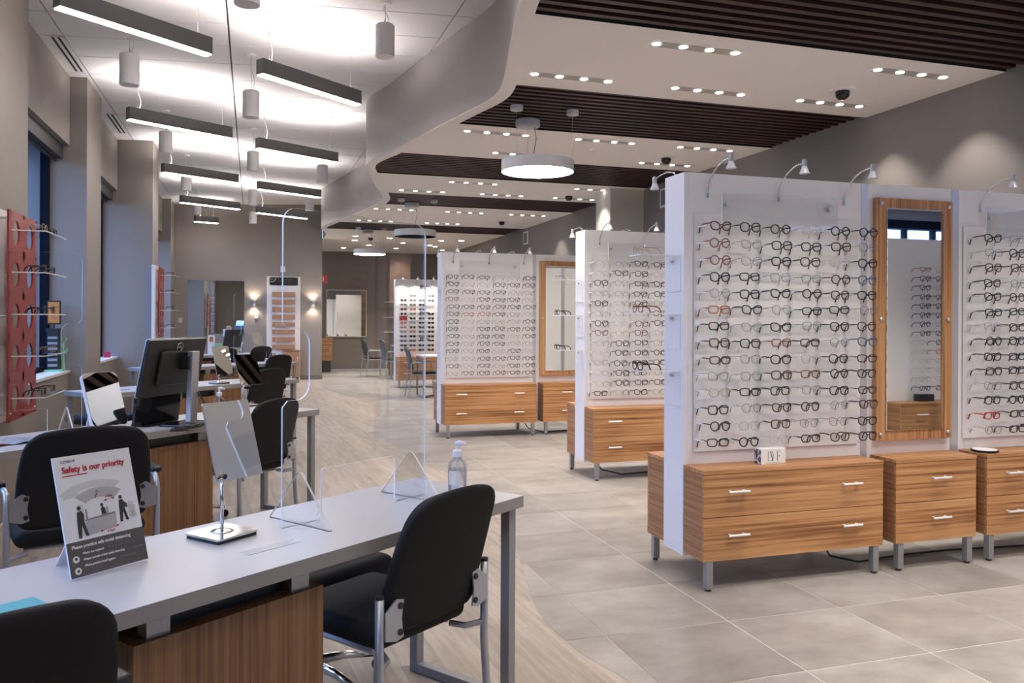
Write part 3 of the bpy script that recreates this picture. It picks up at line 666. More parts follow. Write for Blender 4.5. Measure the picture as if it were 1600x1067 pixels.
def glasses_mesh(sh, thick, part, tip=1.0):
    key = (sh, thick, part, tip)
    if key in gl_cache: return gl_cache[key]
    r = .0029 if thick else .0014; mb = MB(); a, b, p, cat = SHAPES[sh]
    hx = .0345 + a + .004; hz = b * .45 + cat
    if part in ('frame', 'all'):
        for s in (-1, 1):
            mb.tube([(x, .004 * (abs(x) / .06)**2, z) for x, z in outline(s=0 or None, sh=sh, sgn=s)] if False else [(x, .004 * (abs(x) / .06)**2, z) for x, z in outline(sh, s)], r, 6, closed=True, ry=r * (1.15 if thick else 1), up=(0, 1, 0))
            mb.tube([(s * (.0345 + a - .002), .001, hz), (s * hx, .005, hz), (s * (hx + .001), .012, hz)], r * 1.05, 6)
        mb.tube([(-.0345 + a - .003, 0, .004), (-.004, -.002, .0075), (.004, -.002, .0075), (.0345 - a + .003, 0, .004)], r, 6)
    if part in ('temple', 'all'):
        for s in ((1,) if part == 'temple' else (-1, 1)):
            mb.tube([(s * (hx + .001), .010, hz), (s * (hx + .001), .06, hz + .001), (s * hx, .088, hz - .003), (s * (hx - .001), .104, hz - .014), (s * (hx - .001), .114, hz - .042 * tip)], [r * (.7 if thick else .9)] * 3 + [r * (.9 if thick else 1.3)] * 2, 6, ry=r * (1.35 if thick else 1.15), up=(1, 0, 0))
    if part == 'lens': mb.prism(outline(sh, 1), (0, .001, 0), (1, 0, 0), (0, 0, 1), (0, .001, 0))
    gl_cache[key] = mb; return mb
gme = {}
def gm(sh, thick, part, colk, sunlens=None):
    key = (sh, thick, part, colk)
    if key not in gme:
        if part == 'temple_left':
            b0 = glasses_mesh(sh, thick, 'temple'); mb = MB(); mb.v = [(-x, y, z) for x, y, z in b0.v]; mb.f = [f[::-1] for f in b0.f]; mb.mi = b0.mi[:]
        elif part == 'lens_left':
            b0 = glasses_mesh(sh, thick, 'lens'); mb = MB(); mb.v = [(-x, y, z) for x, y, z in b0.v]; mb.f = [f[::-1] for f in b0.f]; mb.mi = b0.mi[:]
        else: mb = glasses_mesh(sh, thick, part)
        gme[key] = mb.mesh('eyeglasses_' + part, M['lens'] if 'lens' in part else CM[colk], smooth=True)
    return gme[key]
def glasses(loc, rz, colk, sh, label, group, detail, rx=0.0):
    thick = colk not in THIN
    if detail == 0:
        o = link('eyeglasses', gm(sh, thick, 'all', colk), None, loc, (rx, 0, rz)); tag(o, label, 'eyeglasses', group); return o
    t = thing('eyeglasses', label, 'eyeglasses', loc, rz, group); t.rotation_euler = (rx, 0, rz)
    link('front_rim', gm(sh, thick, 'frame', colk), t); link('temple', gm(sh, thick, 'temple', colk), t); link('temple', gm(sh, thick, 'temple_left', colk), t)
    if detail == 2: link('lens', gm(sh, thick, 'lens', colk), t); link('lens', gm(sh, thick, 'lens_left', colk), t)
    return t
peg_me = MB().box(-.005, .005, -.10, -.008, -.003, .004).mesh('peg', M['peg'])
SHN = list(SHAPES)
def frame_bay(wall, x, yf, ncols, rowcols, where, group, detail, seed, pegs=True, colfrom='end panel', facing=1, shown=9):
    rnd = random.Random(seed)
    for r in range(14):
        for c in range(ncols):
            ck = rowcols[r][c] if rowcols and c < shown else rnd.choice('kkkkkddgggccrbtyop'[:17])
            sh = rnd.choice(SHN)
            gx = x + .193 * c + rnd.uniform(-.008, .008); gz = 1.917 - .0889 * r + rnd.uniform(-.004, .004)
            lab = '%s %s eyeglasses, row %s, %s from %s, %s' % (COLS[ck][0], sh, ORD[r], ORD[c], colfrom, where)
            glasses((gx, yf - facing * .128, gz), (0 if facing == 1 else math.pi) + rnd.uniform(-.06, .06), ck, sh, lab, group, detail if c < shown else 0, rnd.uniform(-.06, .02))
            if pegs: link('peg', peg_me, wall, (gx - .075 - wall.location.x + .006, 0, gz + .004))
NEAR = ['rkkckk', 'pgkkkg', 'pgkdck', 'kkgtdb', 'gkkkdk', 'okgkkg', 'kgktkd', 'dkpkgb', 'dgkckd', 'ggdpkk', 'ykkgkd', 'kgdkgd', 'kcdggk', 'kkckdk']
THIRD = ['kg', 'gk', 'dd', 'kg', 'kd', 'kk', 'cd', 'kk', 'kk', 'dk', 'gk', 'kk', 'nk', 'gk']
MID = ['cgkk', 'ckkc', 'kgkk', 'ggkk', 'kgdg', 'ggcd', 'kcdk', 'pyrg', 'gkkg', 'ckkk', 'gkkd', 'ckkg', 'ckkk', 'kgkg']
FAR = ['kkkgck', 'kgckkk', 'kddkgg', 'pgkkkg', 'kkkkkk', 'kooktg', 'kctygk', 'kckkdk', 'kgkkyk', 'dgkdgg', 'kgkckc', 'ggkdkk', 'kgkgkk', 'gdkkkk']
BAYS = [(.03, 1.166, 'frames'), (1.166, 1.21, 'post'), (1.21, 1.83, 'plain'), (1.83, 1.89, 'post'), (1.89, 3.062, 'frames')]
for g in range(3):
    x0, y0 = GX[g], GY[g]; yp = y0 + PANEL_DY
    bays = list(BAYS); x1 = XR - .02
    if g == 0: bays += [(3.062, 3.12, 'post'), (3.12, 3.74, 'plain'), (3.74, 3.80, 'post'), (3.80, 4.97, 'frames'), (4.97, 5.03, 'post'), (5.03, 6.2, 'frames')]; x1 = x0 + 6.22
    else: bays = [b for b in bays if b[0] < x1 - x0 - .05]; bays = [(a, min(b, x1 - x0), k) for a, b, k in bays]
    w = wall_panel(x0, x1, yp, 'white double-sided eyeglass display wall, the %s one' % GN[g], bays)
    cabinet(x0 + .005, y0, 1.14, 2, 'wide zebra-wood cabinet with two drawers under the %s display wall' % GN[g])
    cabinet(x0 + 1.235, y0, .578, 1, 'narrow zebra-wood two-drawer cabinet below the %s wall mirror' % GN[g])
    if g == 0: cabinet(x0 + 1.895, y0, 1.14, 2, 'wide zebra-wood cabinet with black plate on top, beyond near mirror')
    cabinet(x0 + 1.145, yp + PANEL_T + .209, 1.14, 2, 'wide zebra-wood cabinet on hidden rear side of the %s display wall' % GN[g], -1)
    framed_mirror(x0 + 1.245, yp, 'tall zebra-wood framed mirror on the %s display wall' % GN[g])
    for k, lx in enumerate((.142, .594, 1.042)):
        if g == 1 and k == 2: continue
        arm_lamp(x0 + lx, yp, 1, 'chrome gooseneck lamp, %s along the front of the %s display wall' % (ORD[k], GN[g]), lit=(g == 2 and k == 0) and False)
    for k, lx in enumerate((.07, .56, 1.0)):
        arm_lamp(x0 + lx, yp + PANEL_T, -1, 'chrome gooseneck lamp, %s along the rear of the %s display wall' % (ORD[k], GN[g]))
    if g == 0:
        frame_bay(w, x0 + .145, yp, 6, NEAR, 'near display wall', 'eyeglasses on the near display wall', 2, 11)
        frame_bay(w, x0 + 2.03, yp, 4, THIRD, 'bay beyond near mirror', 'eyeglasses in the bay beyond the near mirror', 2, 12, colfrom='mirror', shown=2)
        frame_bay(w, x0 + .20, yp + PANEL_T, 1, None, 'near wall rear', 'eyeglasses on the rear of the near display wall', 0, 13, False, facing=-1)
        arm_lamp(x0 + 2.055, yp, 1, 'chrome gooseneck lamp on the bay beyond the near mirror'); arm_lamp(x0 + 1.5, yp + PANEL_T, -1, 'chrome gooseneck lamp on the rear side above the near mirror'); arm_lamp(x0 + 1.95, yp + PANEL_T, -1, 'chrome gooseneck lamp on the rear side past the near mirror')
    elif g == 1: frame_bay(w, x0 + .115, yp, 5, MID, 'middle display wall', 'eyeglasses on the middle display wall', 1, 14, shown=4)
    else: frame_bay(w, x0 + .125, yp, 6, FAR, 'far display wall', 'eyeglasses on the far display wall', 0, 15, pegs=False)
    # clear shelves on the end panel, one pair on each
    if g < 3:
        for k, z in enumerate((1.772, 1.455, 1.142)):
            sh = MB().box(-.24, 0, .04, .17, z - .005, z).obj('end_shelf', M['acrylic'], w)
            MB().box(-.24, 0, .038, .04, z - .006, z + .001).box(-.242, -.24, .038, .172, z - .006, z + .001).obj('shelf_edge', M['acrylic_edge'], sh)
            box(-.005, 0, .03, .18, z - .20, z - .001).obj('shelf_bracket', M['white_end'], w)
            MB().lathe([(.009, 0), (.009, .012)], (-.012, .105, z - .03), 10, (-1, 0, 0)).obj('shelf_screw', M['alu'], w)
            ck = (('y', 'p', 'k'), ('g', 'k', 'k'), ('k', 'k', 'k'))[g][k]; sn = ('round', 'round', 'square')[k]
            glasses((x0 - .225, yp + .105, z + .025), -math.pi / 2, ck, sn, '%s %s eyeglasses on the %s clear end shelf of the %s display wall' % (COLS[ck][0], sn, ('upper', 'middle', 'lower')[k], GN[g]), 'eyeglasses on clear end shelves', 1 if g < 2 else 0)
# cables on the floor beneath the gondolas
for g, xs in ((0, (.9, 2.9)), (1, (.12, 1.9)), (2, (1.06, 2.2))):
    x0, y0 = GX[g], GY[g]
    P = [(x0 + xs[0], y0 + .19, .125), (x0 + xs[0] + .05, y0 + .20, .06), (x0 + xs[0] + .25, y0 + .2, .008)] + [(x0 + xs[0] + .25 + (xs[1] - xs[0] - .25) * q, y0 + .2 + .05 * math.sin(5 * q), .008) for q in (.2, .4, .6, .8, 1)]
    tag(MB().tube(P, .006, 6).obj('power_cable', M['cable']), 'black power cable lying under the %s display wall' % GN[g], 'cable')

# ---- sunglasses gondola at the rear
x0, y0 = GX[3], GY[3]; yp = y0 + PANEL_DY
w = wall_panel(x0, XR - .02, yp, 'brightly lit white display wall holding rows of sunglasses', [(.03, 1.166, 'plain'), (1.166, 1.21, 'post'), (1.21, 2.4, 'plain')])
cabinet(x0 + .005, y0, 1.14, 2, 'wide zebra-wood cabinet under the sunglasses display wall'); cabinet(x0 + 1.235, y0, 1.14, 2, 'second zebra-wood cabinet along the sunglasses display wall')
for k, lx in enumerate((.12, .42, .75)): arm_lamp(x0 + lx, yp, 1, 'bright display lamp, %s along the sunglasses display wall' % ORD[k], lit=True)
SL = {n: mat('sun_lens_' + n, c, .15) for n, c in {'dark': (.014, .013, .013), 'brown': (.06, .028, .015), 'grey': (.16, .16, .155), 'red': (.35, .012, .015), 'coral': (.45, .13, .10), 'blue': (.05, .08, .25), 'ice blue': (.22, .30, .40), 'pale': (.45, .43, .42)}.items()}
SG = [['pale', 'grey', 'pale', 'grey'], ['brown', 'grey', 'grey', 'grey'], ['grey', 'grey', 'dark', None], ['brown', 'coral', 'blue', None], ['dark', 'grey', 'grey', 'dark'], ['visor', 'dark', 'dark', 'dark'], ['coral', 'ice blue', 'dark', 'dark'], ['coral', 'brown', 'dark', 'dark'],
      ['ice blue', 'coral', 'brown', 'dark'], ['brown', 'dark', 'grey', 'dark'], ['blue', 'dark', 'brown', 'dark'], ['dark', 'blue', 'dark', 'dark'], ['dark', 'coral', 'dark', 'dark']]
sgc = {}
for r in range(13):
    for c in range(4):
        ln = SG[r][c]
        if ln is None: continue
        loc = (x0 + .15 + .19 * c, yp - .10, 1.88 - .0925 * r)
        if ln == 'visor':
            mb = MB(); pts = [(.085 * math.sin(a), .05 - .05 * math.cos(a * .9)) for a in [(-1.25 + 2.5 * i / 14) for i in range(15)]]
            for x, y in pts: mb.v += [(x, y, -.045 if abs(x) > .02 else -.033), (x, y, .042)]
            for i in range(14): mb.face([2 * i, 2 * i + 2, 2 * i + 3, 2 * i + 1])
            t = thing('visor', 'wrap-around dark red visor among the sunglasses, first column', 'sunglasses', loc)
            o = mb.obj('visor_shield', SL['red'], t); sm = o.modifiers.new('t', 'SOLIDIFY'); sm.thickness = .003
            MB().tube([(x, y, .042) for x, y in pts], .004, 6).obj('visor_rim', M['plastic'], t); continue
        shp = random.choice(SHN)
        if (ln, shp) not in sgc:
            mb = MB(); a = glasses_mesh(shp, True, 'all'); mb.v = list(a.v); mb.f = [list(f) for f in a.f]; mb.mi = [0] * len(a.f); mb.cur = 1
            for s in (-1, 1): mb.prism(outline(shp, s), (0, .0, 0), (1, 0, 0), (0, 0, 1), (0, .002, 0))
            sgc[(ln, shp)] = mb.mesh('sunglasses', [CM['k'] if ln not in ('pale', 'coral') else CM['p'], SL[ln]])
        o = link('sunglasses', sgc[(ln, shp)], None, loc)
        tag(o, '%s %s sunglasses, %s row down, %s column from white end panel, sunglasses wall' % (ln, shp, ORD[r], ORD[c]), 'sunglasses', 'sunglasses on the rear display wall')

# ---- small things on the cabinets
t = thing('logo_block', 'white block with black lettering standing on the near drawer cabinet', 'block', (2.633, 3.70 + .13, .632), R(4))
bk = box(0, .165, 0, .055, 0, .086).obj('block_body', M['paper'], t, bevel=.003)
box(-.0015, 0, .002, .053, .002, .084).obj('end_print', M['blotch'], t)
lt = MB()
for x, za, zb, wd in ((.045, .018, .072, .0028), (.107, .018, .072, .0032)): lt.box(x, x + wd, -.0008, 0, za, zb)
lt.obox((.070, -.0004, .045), (.0022, 0, .0), (0, .0004, 0), (.009, 0, -.027))
for i in range(8):
    a0 = R(80 - 22 * i); a1 = R(80 - 22 * (i + 1))
    p = Vector((.068 + .013 * math.cos(a0), -.0004, .046 + .026 * math.sin(a0))); q = Vector((.068 + .013 * math.cos(a1), -.0004, .046 + .026 * math.sin(a1))); d = (q - p) / 2
    lt.obox((p + q) / 2, d, (0, .0004, 0), Vector((d.z, 0, -d.x)).normalized() * .0014)
lt.box(.119, .130, -.0008, 0, .069, .0715); lt.obox((.121, -.0004, .044), (.003, 0, 0), (0, .0004, 0), (0, 0, .003))
lt.box(.035, .125, -.0006, 0, .0085, .0095)
lt.obj('lettering', M['ink_dark'], bk)
t = thing('display_plate', 'round black plate with white top on the cabinet beyond the near mirror', 'plate', (4.21, 3.85, .632))
MB().lathe([(.068, 0), (.076, .006), (.076, .013), (.070, .014)], n=32).obj('plate_rim', M['plastic'], t); MB().lathe([(.0, .0152), (.068, .0152), (.068, .0138)], n=32).obj('plate_top', M['paper'], t)

# ================================================================== DESKS
def desk(FR, ang, length, label, depth=.55):
    a = R(ang); t = thing('desk', label, 'desk', (FR[0], FR[1], 0), a, 'grey service desks'); z = .765; L_ = length
    mb = MB(); mb.box(-L_, 0, 0, depth, z - .042, z); o = mb.obj('desk_top', [M['desk_edge'], M['desk_top']], t, bevel=.0015)
    me = o.data
    for p in me.polygons: p.material_index = 1 if p.normal.z > .5 else 0
    for ex, nm in ((-.055, 'end_frame'), (-L_ + .015, 'end_frame')):
        fr = MB().box(ex, ex + .04, .025, .065, 0, z - .042).box(ex, ex + .04, depth - .065, depth - .025, 0, z - .042).box(ex, ex + .04, .065, depth - .065, .0, .035)
        fr.obj(nm, M['desk_leg'], t, bevel=.002)
    # modesty cabinet clad in upright wood grain
    c0, c1 = -1.47, -.91
    box(c0, c1, .045, .40, .012, z - .105).obj('pedestal', M['desk_wood'], t, bevel=.001)
    box(c0 + .05, c1 - .03, .10, .38, z - .105, z - .042).obj('shadow_rail', M['plastic'], t)  # black block stands in for the shade in the gap under the top
    for xx in (c0 + .07, c1 - .07):
        MB().box(xx - .03, xx + .03, .06, .10, z - .105, z - .042).obj('riser', M['leg'], t)
    return t
D = [((.962, 2.884), 35.7, 2.25), ((.462, 6.033), 43.4, 2.30), ((.478, 9.055), 39.0, 2.206), ((.646, 12.439), 33.0, 2.25), ((.414, 15.65), 28.0, 2.2)]
dn = ['front grey desk with tabletop sign and hand mirror', 'second grey desk carrying the big monitor', 'third grey desk, with the lampshade-like cream panel', 'fourth grey desk with the faint clear shield', 'last grey desk before the back wall']
for (p, a, l), s in zip(D, dn): desk(p, a, l, s)
def on_desk(k, s, d):   # s back along the front edge from the near corner, d in from the front edge
    (x, y), a, l = D[k]; a = R(a); return (x - s * math.cos(a) - d * math.sin(a), y - s * math.sin(a) + d * math.cos(a))
ZD = .765

# ---- chairs
def cushion(w, d, h, r, name, mt, parent, mtx=None, puff=.0):
    bm = bmesh.new(); bmesh.ops.create_cube(bm, size=1)
    for v in bm.verts: v.co = Vector((v.co.x * w, v.co.y * d, v.co.z * h))
    me = bpy.data.meshes.new(name); bm.to_mesh(me); bm.free(); me.materials.append(mt)
    o = bpy.data.objects.new(name, me); COL.objects.link(o); o.parent = parent
    b = o.modifiers.new('round', 'BEVEL'); b.width = r; b.segments = 4
    for p in me.polygons: p.use_smooth = True
    if mtx is not None: o.matrix_local = mtx
    return o
def backrest(w, zb, zt, lean, parent, y0=0.0, curve=.03, taper=.85):
    mb = MB(); th = .028
    Hh = zt - zb; rt, rb = .085, .05
    vs = [0, .006, .02, .05, .09, .14, .22, .35, .5, .65, .76, .83, .88, .92, .95, .975, .99, .998, 1.0]; nv = len(vs) - 1
    us = [-1, -.985, -.94, -.86, -.72, -.5, -.25, 0, .25, .5, .72, .86, .94, .985, 1]; nu = len(us) - 1
    def prof(u, v):   # u -1..1 across, v 0..1 up
        ww = w / 2 * (taper + (1 - taper) * math.sin(math.pi * min(1, v * .75 + .22)))
        dt, db = (1 - v) * Hh, v * Hh
        if dt < rt: ww -= rt - math.sqrt(max(0, rt * rt - (rt - dt)**2))
        if db < rb: ww -= rb - math.sqrt(max(0, rb * rb - (rb - db)**2))
        return u * ww, y0 - lean * v**1.4 + curve * (1 - u * u) * -.5, zb + Hh * v - .012 * u * u * v
    for side in (0, 1):
        for j in range(nv + 1):
            for i in range(nu + 1):
                u = us[i]; v = vs[j]; x, y, z = prof(u, v)
                e = math.sqrt(max(0, 1 - max(0, 1 - (1 - abs(u)) / .14)**2)) * .97 * math.sqrt(max(0, 1 - max(0, 1 - min(v, 1 - v) / .07)**2)) + .03; mb.v.append((x, y + (th * e if side else -th * .6 * e), z))
    n = (nu + 1) * (nv + 1); f = lambda s, i, j: s * n + j * (nu + 1) + i
    for j in range(nv):
        for i in range(nu):
            mb.face([f(0, i, j), f(0, i + 1, j), f(0, i + 1, j + 1), f(0, i, j + 1)]); mb.face([f(1, i, j), f(1, i, j + 1), f(1, i + 1, j + 1), f(1, i + 1, j)])
    for i in range(nu): mb.face([f(0, i, 0), f(1, i, 0), f(1, i + 1, 0), f(0, i + 1, 0)]); mb.face([f(0, i, nv), f(0, i + 1, nv), f(1, i + 1, nv), f(1, i, nv)])
    for j in range(nv): mb.face([f(0, 0, j), f(0, 0, j + 1), f(1, 0, j + 1), f(1, 0, j)]); mb.face([f(0, nu, j), f(1, nu, j), f(1, nu, j + 1), f(0, nu, j + 1)])
    return mb.obj('backrest', M['fabric'], parent, smooth=True)
def guest_chair(loc, rz, label, arms=False, w=.485, bw=.44, zb=.47, zt=.905, ph=.605, lean=.13):
    # local: faces +y, posts at y=0, seat runs forward
    t = thing('guest_chair', label, 'chair', (*loc, 0), rz, 'black guest chairs'); hw = w / 2
    cushion(w - .07, .46, .075, .034, 'seat', M['fabric'], t, Matrix.Translation((0, .27, .455)))
    backrest(bw, zb, zt, lean, t, .03)
    for s in (-1, 1):
        lg = MB()
        if arms: lg.tube([(s * (hw + .0), -.03, 0), (s * hw, 0, .16), (s * hw, 0, ph - .05), (s * hw, .02, ph - .012), (s * (hw + .005), .06, ph), (s * (hw + .02), .25, ph + .005), (s * (hw + .02), .33, ph - .02), (s * (hw + .01), .40, ph - .12), (s * hw, .42, .40), (s * hw, .46, 0)], .0125, 10)
        else: lg.tube([(s * (hw + .005), -.05, 0), (s * hw, -.012, .2), (s * hw, 0, .34), (s * hw, 0, ph)], .0135, 10)
        lg.obj('leg', M['tube'], t, smooth=True)
        if not arms:
            MB().tube([(s * hw, 0, ph - .002), (s * hw, 0, ph + .008)], .0138, 10).obj('post_cap', M['plastic'], t)
            MB().tube([(s * hw, 0, .40), (s * (hw - .06), .03, .395), (s * (hw - .085), .08, .40)], .011, 8).obj('seat_bracket', M['tube'], t)
            MB().tube([(s * (hw - .075), .44, .0), (s * (hw - .075), .43, .38), (s * (hw - .075), .40, .405), (s * (hw - .075), .10, .405)], .0125, 8).obj('leg', M['tube'], t)
        else:
            cushion(.05, .24, .03, .013, 'armrest', M['plastic'], t, Matrix.Translation((s * (hw + .018), .19, ph + .018)))
            MB().tube([(s * hw, 0, .39), (s * (hw - .08), .05, .40)], .010, 8).obj('seat_bracket', M['tube'], t)
        pl = MB(); poly = [(0, .03), (.045, .062), (.075, .055), (.07, .03), (.066, 0), (.07, -.03), (.075, -.055), (.045, -.062), (0, -.05)]
        pl.prism([(p[0] * -s, p[1]) for p in poly], (s * (hw - .008), -.018, ph - .075), (1, 0, 0), (0, 0, 1), (0, .006, 0))
        br = pl.obj('back_bracket', M['tube'], t)
        for q in (-.038, .04): MB().lathe([(.010, 0), (.010, .004), (0, .005)], (s * (hw - .008) - s * .06, -.018, ph - .075 + q), 10, (0, -1, 0)).obj('bolt', M['plastic'], br)
    MB().tube([(-(hw - .075), .12, .40), (hw - .075, .12, .40)], .011, 8).obj('crossbar', M['tube'], t)
    return t
guest_chair((.553, 2.527), R(35.6), 'black guest chair with silver posts pulled up to the front desk end')
guest_chair((-.70, 4.03), R(20), 'wide black armchair behind the tabletop sign, facing second desk', True, .60, .54, .50, .945, .68, .11)
guest_chair((.10, 5.55), R(44), 'black guest chair at the second desk, seen through the clear shield')
guest_chair((.13, 8.65), R(39), 'black guest chair at the third desk, nearer of two overlapping backs', zt=.915)
guest_chair((.32, 11.8), R(33), 'black guest chair at the fourth desk, farther of two overlapping backs', zt=.915)
guest_chair((.13, 15.35), R(28), 'small-looking dark guest chair at the last desk', zt=.915)
guest_chair((-.475, 1.585), R(33), 'black armchair cropped by the lower corner at the front desk', True, .60, .54, .50, .935, .66, .11)
def task_chair(loc, rz, label, mt=None, back=True):
    t = thing('task_chair' if back else 'stool', label, 'chair', (*loc, 0), rz, 'task chairs behind the desks'); mt = mt or M['fabric']
    cushion(.48, .46, .085, .04, 'seat', mt, t, Matrix.Translation((0, 0, .46)))
    if back:
        backrest(.44, .56, .92, .06, t, -.22)
        MB().tube([(0, -.08, .41), (0, -.26, .42), (0, -.27, .62)], .014, 8).obj('back_stem', M['plastic'], t)
    MB().tube([(0, 0, .07), (0, 0, .42)], .022, 12).obj('gas_column', M['chrome'], t)
    for k in range(5):
        a = 2 * math.pi * k / 5 + .3
        lg = MB().tube([(0, 0, .10), (.14 * math.cos(a), .14 * math.sin(a), .095), (.28 * math.cos(a), .28 * math.sin(a), .068)], [.022, .017, .012], 8).obj('leg', M['chrome'], t, smooth=True)
        MB().lathe([(.024, -.011), (.024, .011)], (.285 * math.cos(a), .285 * math.sin(a), .025), 12, (-math.sin(a), math.cos(a), 0)).obj('caster', M['plastic'], lg)
    MB().tube([(.16, .0, .40), (.26, .02, .385), (.275, .05, .40)], .006, 6).obj('lever', M['chrome'], t)
    return t
p = on_desk(0, .40, .72); task_chair(p, R(35.7 + 180), 'black stool on chrome star base behind the front desk', back=False)
p = on_desk(1, .62, .66); task_chair(p, R(43 + 180), 'black stool behind the second desk, below the pump bottle', M['plastic'], False)
p = on_desk(2, .65, .66); task_chair(p, R(39 + 180), 'black stool behind the third desk near its free end', back=False)
p = on_desk(2, 1.75, .68); task_chair((p[0] - .05, p[1] + .1), R(39 + 180), 'navy stool tucked under the third desk by the window', M['seat_blue'], False)
p = on_desk(1, 2.05, -.55); task_chair((-1.47, 3.72), R(200), 'black stool at the picture edge next to the wide armchair', back=False)
guest_chair((-.45, 14.5), R(28), 'dark guest chair at the last desk, below the green bag', zt=.915)

# ---- clear screens on the desks
def shield(x, y, ang, label, w=.64, h=1.0, notch='left', cut=.33):
    t = thing('clear_shield', label, 'shield', (x, y, ZD), R(ang), 'clear acrylic desk shields')
    r = .05
    def arc(cx, cz, r, a0, a1, n=5): return [(cx + r * math.cos(R(a0 + (a1 - a0) * i / n)), cz + r * math.sin(R(a0 + (a1 - a0) * i / n))) for i in range(n + 1)]
    c0 = (w - cut) / 2; c1 = w - c0; ch = .165; nd = .105; n0, n1 = .395, .62
    P = [(w - .0, 0)]
    if notch == 'right': P += [(w, n0 - .02)] + arc(w - .02, n0, .0, 0, 0, 1) + [(w - .02, n0)] + arc(w - nd + r, n0 + r, r, 270, 180) + arc(w - nd + r, n1 - r, r, 180, 90) + [(w - .02, n1), (w, n1 + .02)]
    P += arc(w - r, h - r, r, 0, 90) + arc(r, h - r, r, 90, 180)
    if notch == 'left': P += [(0, n1 + .02), (.02, n1)] + arc(nd - r, n1 - r, r, 90, 0) + arc(nd - r, n0 + r, r, 0, -90) + [(.02, n0), (0, n0 - .02)]
    P += [(0, 0), (c0 - .02, 0)] + arc(c0 - .02, .02, .02, 270, 360, 3) + arc(c0 + .01, ch - .01, .01, 180, 90, 3) + arc(c1 - .01, ch - .01, .01, 90, 0, 3) + arc(c1 + .02, .02, .02, 180, 270, 3)
    Q = [P[0]]
    for p in P[1:]:
        if (Vector(p) - Vector(Q[-1])).length > 1e-4: Q.append(p)
    MB().prism(Q, (0, -.0035, 0), (1, 0, 0), (0, 0, 1), (0, .007, 0), 1).obj('shield_panel', [M['acrylic'], M['acrylic_edge']], t)
    for fx in (c0 * .45, w - c0 * .45):
        F = [(-.15, 0), (.15, 0), (.15, .006)] + arc(0, .165 - .02, .02, 30, 150, 5) + [(-.15, .006)]
        MB().prism(F, (fx - .0035, 0, 0), (0, 1, 0), (0, 0, 1), (.007, 0, 0), 1).obj('shield_foot', [M['acrylic'], M['acrylic_edge']], t)
    return t
shield(.089, 2.642, 35.0, 'tall clear acrylic shield standing on the front desk')
shield(-1.545, 4.66, 28, 'clear acrylic shield on the second desk before the red panel', .74, 1.0, 'right', .40)
shield(-.25, 12.27, 20, 'faint clear acrylic shield on the fourth desk', .62, 1.0, 'left')

